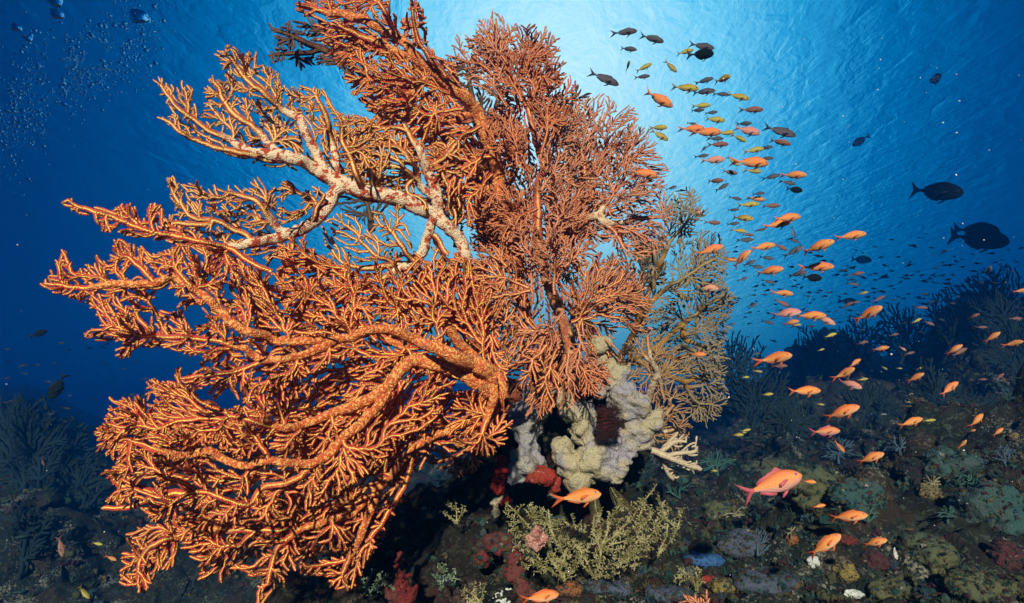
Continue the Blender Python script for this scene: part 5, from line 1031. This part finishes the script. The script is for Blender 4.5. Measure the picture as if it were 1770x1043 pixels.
O, K_, B_, Yk, Dk, S_, Ml = 'orange', 'pink', 'brown', 'yellow', 'dark', 'black', 'male'
FISH = [
 (Dk,1080,56,42,8),(Dk,1127,67,42,-12),(Dk,1086,85,30,-3),(Dk,1213,80,43,-8),(Yk,1184,90,29,15),(S_,1212,94,42,5),(Yk,1085,115,19,75,55),(Yk,1113,117,29,28),(Yk,1159,115,30,-38),(Dk,1110,133,27,8),
 (Dk,1044,136,56,-20),(Yk,1184,152,47,-3),(Dk,1217,140,32,18),(Yk,1249,137,27,25,50),(O,1138,171,56,-25),(Dk,1216,159,39,8),(Dk,1246,163,26,0),(Yk,1276,167,38,-12),(Yk,1212,183,31,5),(Dk,1205,191,24,6),
 (Dk,1229,195,22,8),(B_,1299,190,38,2),(Yk,1235,207,35,-5),(Yk,1138,221,31,3),(Yk,1140,234,35,-28),(Dk,1196,214,18,-8),(O,1197,223,42,2),(O,1221,229,50,2),(Yk,1254,230,30,5),(Dk,1286,214,26,5),
 (K_,1291,226,45,-12),(Yk,1278,239,27,-25),(Dk,1237,240,26,3),(B_,1241,250,35,3),(Dk,1348,227,55,-15),(B_,1348,246,37,-10),(Dk,1216,258,15,45),(Dk,1213,270,24,10),(K_,1232,277,40,5),(Yk,1302,260,34,12),
 (Dk,1323,256,24,14),(Dk,1325,274,24,3),(O,1298,281,58,-2),(Yk,1267,279,27,-35),(Yk,1302,296,28,-4),(B_,1261,298,27,-8),(Dk,1333,306,30,16),(O,1371,303,42,2),(B_,1236,313,29,5),(Dk,1248,324,26,32),
 (Dk,1362,316,26,-10),(S_,1373,328,27,-8),(Dk,1311,335,22,8),(Dk,1271,343,22,-12),(O,1307,344,30,-5),(Dk,1161,325,19,22),(Yk,1293,354,35,5),(B_,1333,356,28,3),(Dk,1267,363,20,6),(Yk,1283,377,37,-3),
 (K_,1202,366,33,-25),(B_,1231,385,28,-3),(Dk,1267,387,22,8),(Yk,1277,399,27,-8),(B_,1293,406,20,0),(Dk,1288,415,29,3),(O,1359,377,45,8),(O,1343,388,45,14),(Dk,1313,398,18,15),(O,1226,433,48,20),
 (O,1318,427,41,12),(B_,1349,427,25,-28),(Dk,1371,435,36,32),(O,1413,427,54,24),(O,1470,408,47,12),(O,1262,449,27,-2),(O,1281,448,42,48),(Dk,1325,446,25,-8),(Dk,1295,455,24,26),(Dk,1307,461,24,-8),
 (O,1329,469,46,13),(O,1412,462,52,4),(Dk,1378,474,33,14),(S_,1403,480,32,-4),(Dk,1371,402,22,-72),(Dk,1372,416,20,-16),(Dk,1283,483,19,24),(Dk,1328,487,22,-12),(K_,1221,498,40,-3),(Yk,1175,509,29,-34),
 (O,1211,532,27,8),(O,1352,507,35,-4),(B_,1352,524,26,-28),(K_,1358,542,48,10),(O,1401,546,48,2),(K_,1425,553,36,-26),(O,1366,558,28,14),(Yk,1377,562,15,10),(Dk,1302,529,17,36),(B_,1480,474,24,13),
 (Dk,1474,491,20,-8),(Yk,1491,507,17,16),(B_,1519,517,20,32),(O,1500,543,49,33),(B_,1464,528,20,32),(Dk,1478,523,17,14),(Dk,1327,557,21,-14),(Dk,1263,561,15,8),(O,1112,300,52,-8),(O,1206,613,29,2),
 (O,1338,620,58,14),(B_,1347,633,26,4),(Yk,1435,580,21,22),(B_,1490,593,19,20),(O,1522,603,26,14),(O,1477,628,24,38),(O,1459,646,38,32),(K_,1467,664,40,-18),(O,1390,676,51,3),(O,1454,713,60,22),
 (Ml,1426,746,46,5),(Yk,1491,656,17,12),(O,1451,772,24,-55),(O,1504,792,46,22),(O,1582,653,30,32),(O,1574,730,38,22),(Yk,1606,727,19,8),(O,1649,605,30,38),(B_,1658,609,26,34),(O,1640,672,36,42),
 (O,1715,583,28,40),(O,1751,594,29,18),(O,1689,727,30,52),(O,1725,747,21,42),(O,1664,768,19,50),(B_,1727,652,18,44),(B_,1698,656,14,5),(B_,1572,611,16,18),(K_,1561,603,12,-40),(Yk,1573,695,14,8),
 (Yk,1573,682,12,26),(Yk,1326,682,20,8),(Yk,1417,699,14,-5),(Yk,1287,652,16,0),(Yk,1310,642,15,-8),(Yk,1274,752,21,4),(Yk,1289,744,17,12),(Dk,1305,612,17,10),(Yk,1528,636,12,-30),(Yk,1554,637,10,0),
 (Yk,1590,637,11,30),(Yk,1419,605,12,20),(Ml,1334,838,104,20),(O,1374,833,30,14),(O,1400,833,21,-4),(O,1416,875,21,12),(O,1466,893,60,6),(O,1482,889,44,16),(O,1425,943,66,33),(O,1511,938,41,14),
 (O,1000,859,78,9),(O,934,1032,66,10),(B_,1706,470,22,60,50),(O,1764,503,22,10),(B_,1592,532,20,0),(B_,1683,547,19,32),(B_,1755,551,19,2),(B_,1606,559,17,-24),(B_,1696,566,17,0),(Yk,1584,555,17,34),
 (B_,1545,579,15,16),(S_,1617,331,78,-2),(S_,1689,413,87,-6),(S_,1686,399,66,-3),(S_,1488,243,30,214,25),(S_,1498,217,15,240,30),(S_,1622,135,24,200,55),(S_,1487,449,33,-2),(S_,100,668,48,248,0),(S_,66,577,27,25),
 (S_,1465,521,30,-3),(B_,74,798,17,-60),(B_,105,945,36,-65),(O,192,965,20,-20),(Yk,145,1024,31,-38),(Yk,168,940,18,-10),(Yk,1284,748,12,5),(S_,1627,959,15,10),(Yk,1233,814,14,0),(O,1680,745,12,20)]
LM = [  # landmarks that can be found in the photograph: text, x, y
 ('the large finned pink orange fish', 1334, 838), ('the lone black fish with forked tail', 1617, 331), ('the pair of big overlapping black fish', 1688, 408), ('the orange fish over the hydroid bushes', 1000, 859),
 ('the three overlapping pink fish', 1401, 546), ('the topmost dark fish', 1080, 56), ('the big orange fish crossing a yellow tail', 1298, 281), ('the purple fish with blue tail', 1348, 227),
 ('the pink fish high against the bright surface', 1138, 171), ('the two overlapping orange fish above blue water', 1350, 383), ('the steep orange fish over the white clam shaped lump', 1425, 943),
 ('the two touching fish above the dark trough', 1463, 655), ('the dark disc shaped fish at the left', 100, 668), ('the orange fish with wide yellow tail', 1454, 713), ('the finger gorgonian', 1180, 795), ('the white striped gap of the golden veined fan', 1150, 560)]
LM.pop()
SELF = {(1334,838): 'large orange pink fish with magenta tail and fins beside the olive dome coral', (1617,331): 'black surgeonfish with forked tail swimming alone in open blue water', (1689,413): 'bigger front black surgeonfish of the overlapping pair at right', (1686,399): 'rear black surgeonfish half hidden behind the bigger one at right',
 (1000,859): 'bright orange fish in front of the hydroid bushes under the beige sponge', (934,1032): 'bright orange fish partly cut by the lower frame edge', (1401,546): 'middle orange fish of the three overlapping ones in the blue', (1358,542): 'left pink fish of the three overlapping ones in the blue', (1425,553): 'right downward nosed fish of the three overlapping ones in the blue',
 (1080,56): 'topmost dark purple fish against the bright surface', (1298,281): 'big orange fish overlapping a yellow fish tail in the school', (1348,227): 'purple brown fish with a blue tail at the right of the school', (1138,171): 'orange pink fish sloping down against the bright surface',
 (1359,377): 'upper fish of the two overlapping orange fish above blue water', (1343,388): 'lower fish of the two overlapping orange fish above blue water', (1425,943): 'steeply rising bright orange fish over the white clam shaped lump', (1459,646): 'upper of two touching fish above the dark trough, nose up', (1467,664): 'lower pink one of two touching fish above the dark trough',
 (100,668): 'dark disc shaped fish in open water left of the big orange fan', (66,577): 'small dark fish high in the blue at the far left', (1454,713): 'orange fish with wide yellow forked tail over the dark slope', (1426,746): 'two toned yellow and maroon fish under the yellow tailed orange fish',
 (1112,300): 'orange fish in front of the coppery sea fan', (1044,136): 'long silvery dark fish with forked tail just above the sea fans', (1466,893): 'front fish of the overlapping orange pair above the crimson crust', (1482,889): 'rear fish of the overlapping orange pair above the crimson crust', (1374,833): 'orange fish half hidden behind the head of the large finned fish',
 (1206,613): 'small orange fish in front of the golden veined fan', (1249,137): 'ochre fish turned toward the camera near the bright surface', (1085,115): 'small ochre fish seen head on near the top of the school', (1627,959): 'tiny black fish with white mark over the dark olive boulder', (1378,474): 'green and white fish just under a big orange fish'}
COLN = {O: 'orange', K_: 'pink', B_: 'reddish brown', Yk: 'yellow', Dk: 'dark', S_: 'black', Ml: 'two toned'}
OCT = ['right of', 'above right of', 'above', 'above left of', 'left of', 'below left of', 'below', 'below right of']
used = set(SELF.values())
def auto_label(i):
    f = FISH[i]
    if (f[1], f[2]) in SELF: return SELF[(f[1], f[2])]
    opts = []
    for (txt, lx, ly) in LM:
        dx, dy = f[1] - lx, ly - f[2]; D_ = math.hypot(dx, dy)
        if D_ < 14: continue
        oc = int(round(math.degrees(math.atan2(dy, dx)) / 45)) % 8; rank = 0
        for j, g in enumerate(FISH):
            if j == i or g[0] != f[0]: continue
            ex, ey = g[1] - lx, ly - g[2]; E_ = math.hypot(ex, ey)
            if 14 <= E_ < D_ and int(round(math.degrees(math.atan2(ey, ex)) / 45)) % 8 == oc: rank += 1
        if rank < 6: opts.append((rank * 120 + D_, rank, oc, txt))
    for _, rank, oc, txt in sorted(opts):
        nth = ['nearest', 'second nearest', 'third nearest', 'fourth nearest', 'fifth nearest', 'sixth nearest'][rank]
        l = '%s fish %s directly %s %s' % (COLN[f[0]], nth, OCT[oc], txt) if oc % 2 == 0 else '%s fish %s %s %s' % (COLN[f[0]], nth, OCT[oc], txt)
        if l not in used and len(l.split()) <= 16: used.add(l); return l
    return '%s fish of the school right of the sea fans' % COLN[f[0]]
rs = np.random.RandomState(8)
for i, f in enumerate(FISH):
    kd, x, y, px, ang = f[:5]; yaw = f[5] if len(f) > 5 else rs.uniform(-24, 24)
    gp = 'fish schooling right of the sea fans' if x > 1000 and kd != S_ else None
    d_ = None
    if (x, y) == (1627, 959) or (x, y) in ((1212, 94), (1373, 328), (1403, 480)): d_ = .055 * FPX / px
    if (x, y) in ((1686, 399),): d_ = 6.0
    if (x, y) == (1689, 413): d_ = 5.6
    if (x, y) == (100, 668): d_ = 3.2
    if (x, y) == (66, 577): d_ = 4.0
    if (x, y) == (1206, 613): d_ = 1.85
    if (x, y) in ((105, 945), (145, 1024)): d_ = 2.0
    if y > 700:                                   # stay in front of the slope
        gd = ground_at(x, y + 12)[0]; base = d_ or REAL[kd] * FPX / px; d_ = min(base, gd - .25)
    if (x, y) == (1482, 889): d_ = 1.75
    if (x, y) == (1466, 893): d_ = 1.5
    put_fish(kd, x, y, px, ang, yaw, auto_label(i), gp, d_=d_)

# the distant school: small dark fish, every one an object
def far_school(n, box, band, d0_, d1_, label, group, seed):
    r = np.random.RandomState(seed); done = 0
    while done < n:
        x, y = r.uniform(box[0], box[2]), r.uniform(box[1], box[3])
        if r.uniform() > band(x, y): continue
        d_ = r.uniform(d0_, d1_); L = r.uniform(.05, .085) * (1.1 if d_ > 7 else 1)
        o = bpy.data.objects.new('chromis', FM_['shade', r.randint(3)]['small']); C.objects.link(o); o.matrix_world = fish_matrix(x, y, d_, L, r.normal(6, 16), r.uniform(-40, 40) + (180 if r.uniform() < .15 else 0))
        tag(o, label, 'fish', group); done += 1
far_school(265, (1265, 395, 1770, 640), lambda x, y: math.exp(-((y - (520 - (x - 1265) * .09)) / 62) ** 2) * (.5 + .5 * math.exp(-((x - 1560) / 170) ** 2)), 5.0, 9.0, 'tiny dark fish of the distant school in the blue right of the sea fans', 'distant school of tiny fish at right', 5)
far_school(38, (0, 585, 262, 760), lambda x, y: .8, 4.5, 7.5, 'tiny dark fish of the sparse distant group left of the orange fan', 'distant group of tiny fish at left', 6)

# ------------------------------------------------------------------ bubbles and drifting specks
tb = NT('bubble'); g_ = tb.n('ShaderNodeBsdfGlass', Roughness=.05, IOR=.76); g_.inputs['Color'].default_value = (.55, .72, .85, 1); tb.t.links.new(g_.outputs[0], tb.out.inputs['Surface']); M['bubble'] = tb.m
rs = np.random.RandomState(31); mg = MG(); V1, F1 = ICO[1]; k = 0
while k < 2000:
    t_ = rs.uniform(0, 1); x = -20 + 270 * t_ + rs.normal(0, 24); y = 215 - 165 * t_ + rs.normal(0, 42 + 12 * math.sin(t_ * 7))
    if fbm(np.array([[x / 32., y / 32.]]), 3, 60)[0] < -.25 or x < -10 or y < -10: continue
    d_ = rs.uniform(2.0, 3.0); r_ = rs.choice([.8, 1.1, 1.6, 2.3, 3.4], p=[.35, .33, .2, .09, .03]) * d_ / FPX; mg.add(P(x, y, d_) + V1 * r_ * rs.uniform(.7, 1.3, 3), [F1]); k += 1
tag(mg.build('air_bubbles', M['bubble']), kind='stuff')
for k, (x, y, r_, lab) in enumerate([(241, 30, 12, 'big wobbling air bubble at the top left, rightmost of the bubble cloud'), (98, 24, 9, 'big air bubble above the cloud, near the upper left edge'), (28, 48, 7, 'air bubble high in the upper left corner'), (47, 66, 6, 'flattened dark air bubble just below the corner one'),
        (95, 3, 9, 'air bubble cut by the upper frame edge'), (38, 192, 4, 'small round air bubble low in the bubble cloud'), (268, 110, 3, 'small air bubble alone right of the cloud')]):
    V2, F2 = ICO[2]; b_ = V2 * (1 + .3 * fbm(V2 * 1.6 + k * 7, 2, 9)[:, None]) * np.array([1.2, 1, .85]); d_ = 2.2
    o = mesh_obj('air_bubble', P(x, y, d_) + b_ * r_ * d_ / FPX, [F2], M['bubble']); tag(o, lab, 'bubble', 'larger air bubbles')
ts = NT('speck'); M['speck'] = ts.done((.75, .72, .62), .8, None); mg = MG(); V0, F0 = ICO[0]
for k in range(150):
    x, y = rs.uniform(1180, 1775), rs.uniform(60, 900)
    if k % 3 == 0: x, y = rs.uniform(0, 1775), rs.uniform(0, 1000)
    d_ = rs.uniform(.5, 2.6); mg.add(P(x, y, d_) + V0 * rs.choice([.5, .7, 1.1, 1.6], p=[.5, .3, .15, .05]) * d_ / FPX * rs.uniform(.7, 1.4, 3), [F0])
tag(mg.build('drifting_specks', M['speck']), kind='stuff')
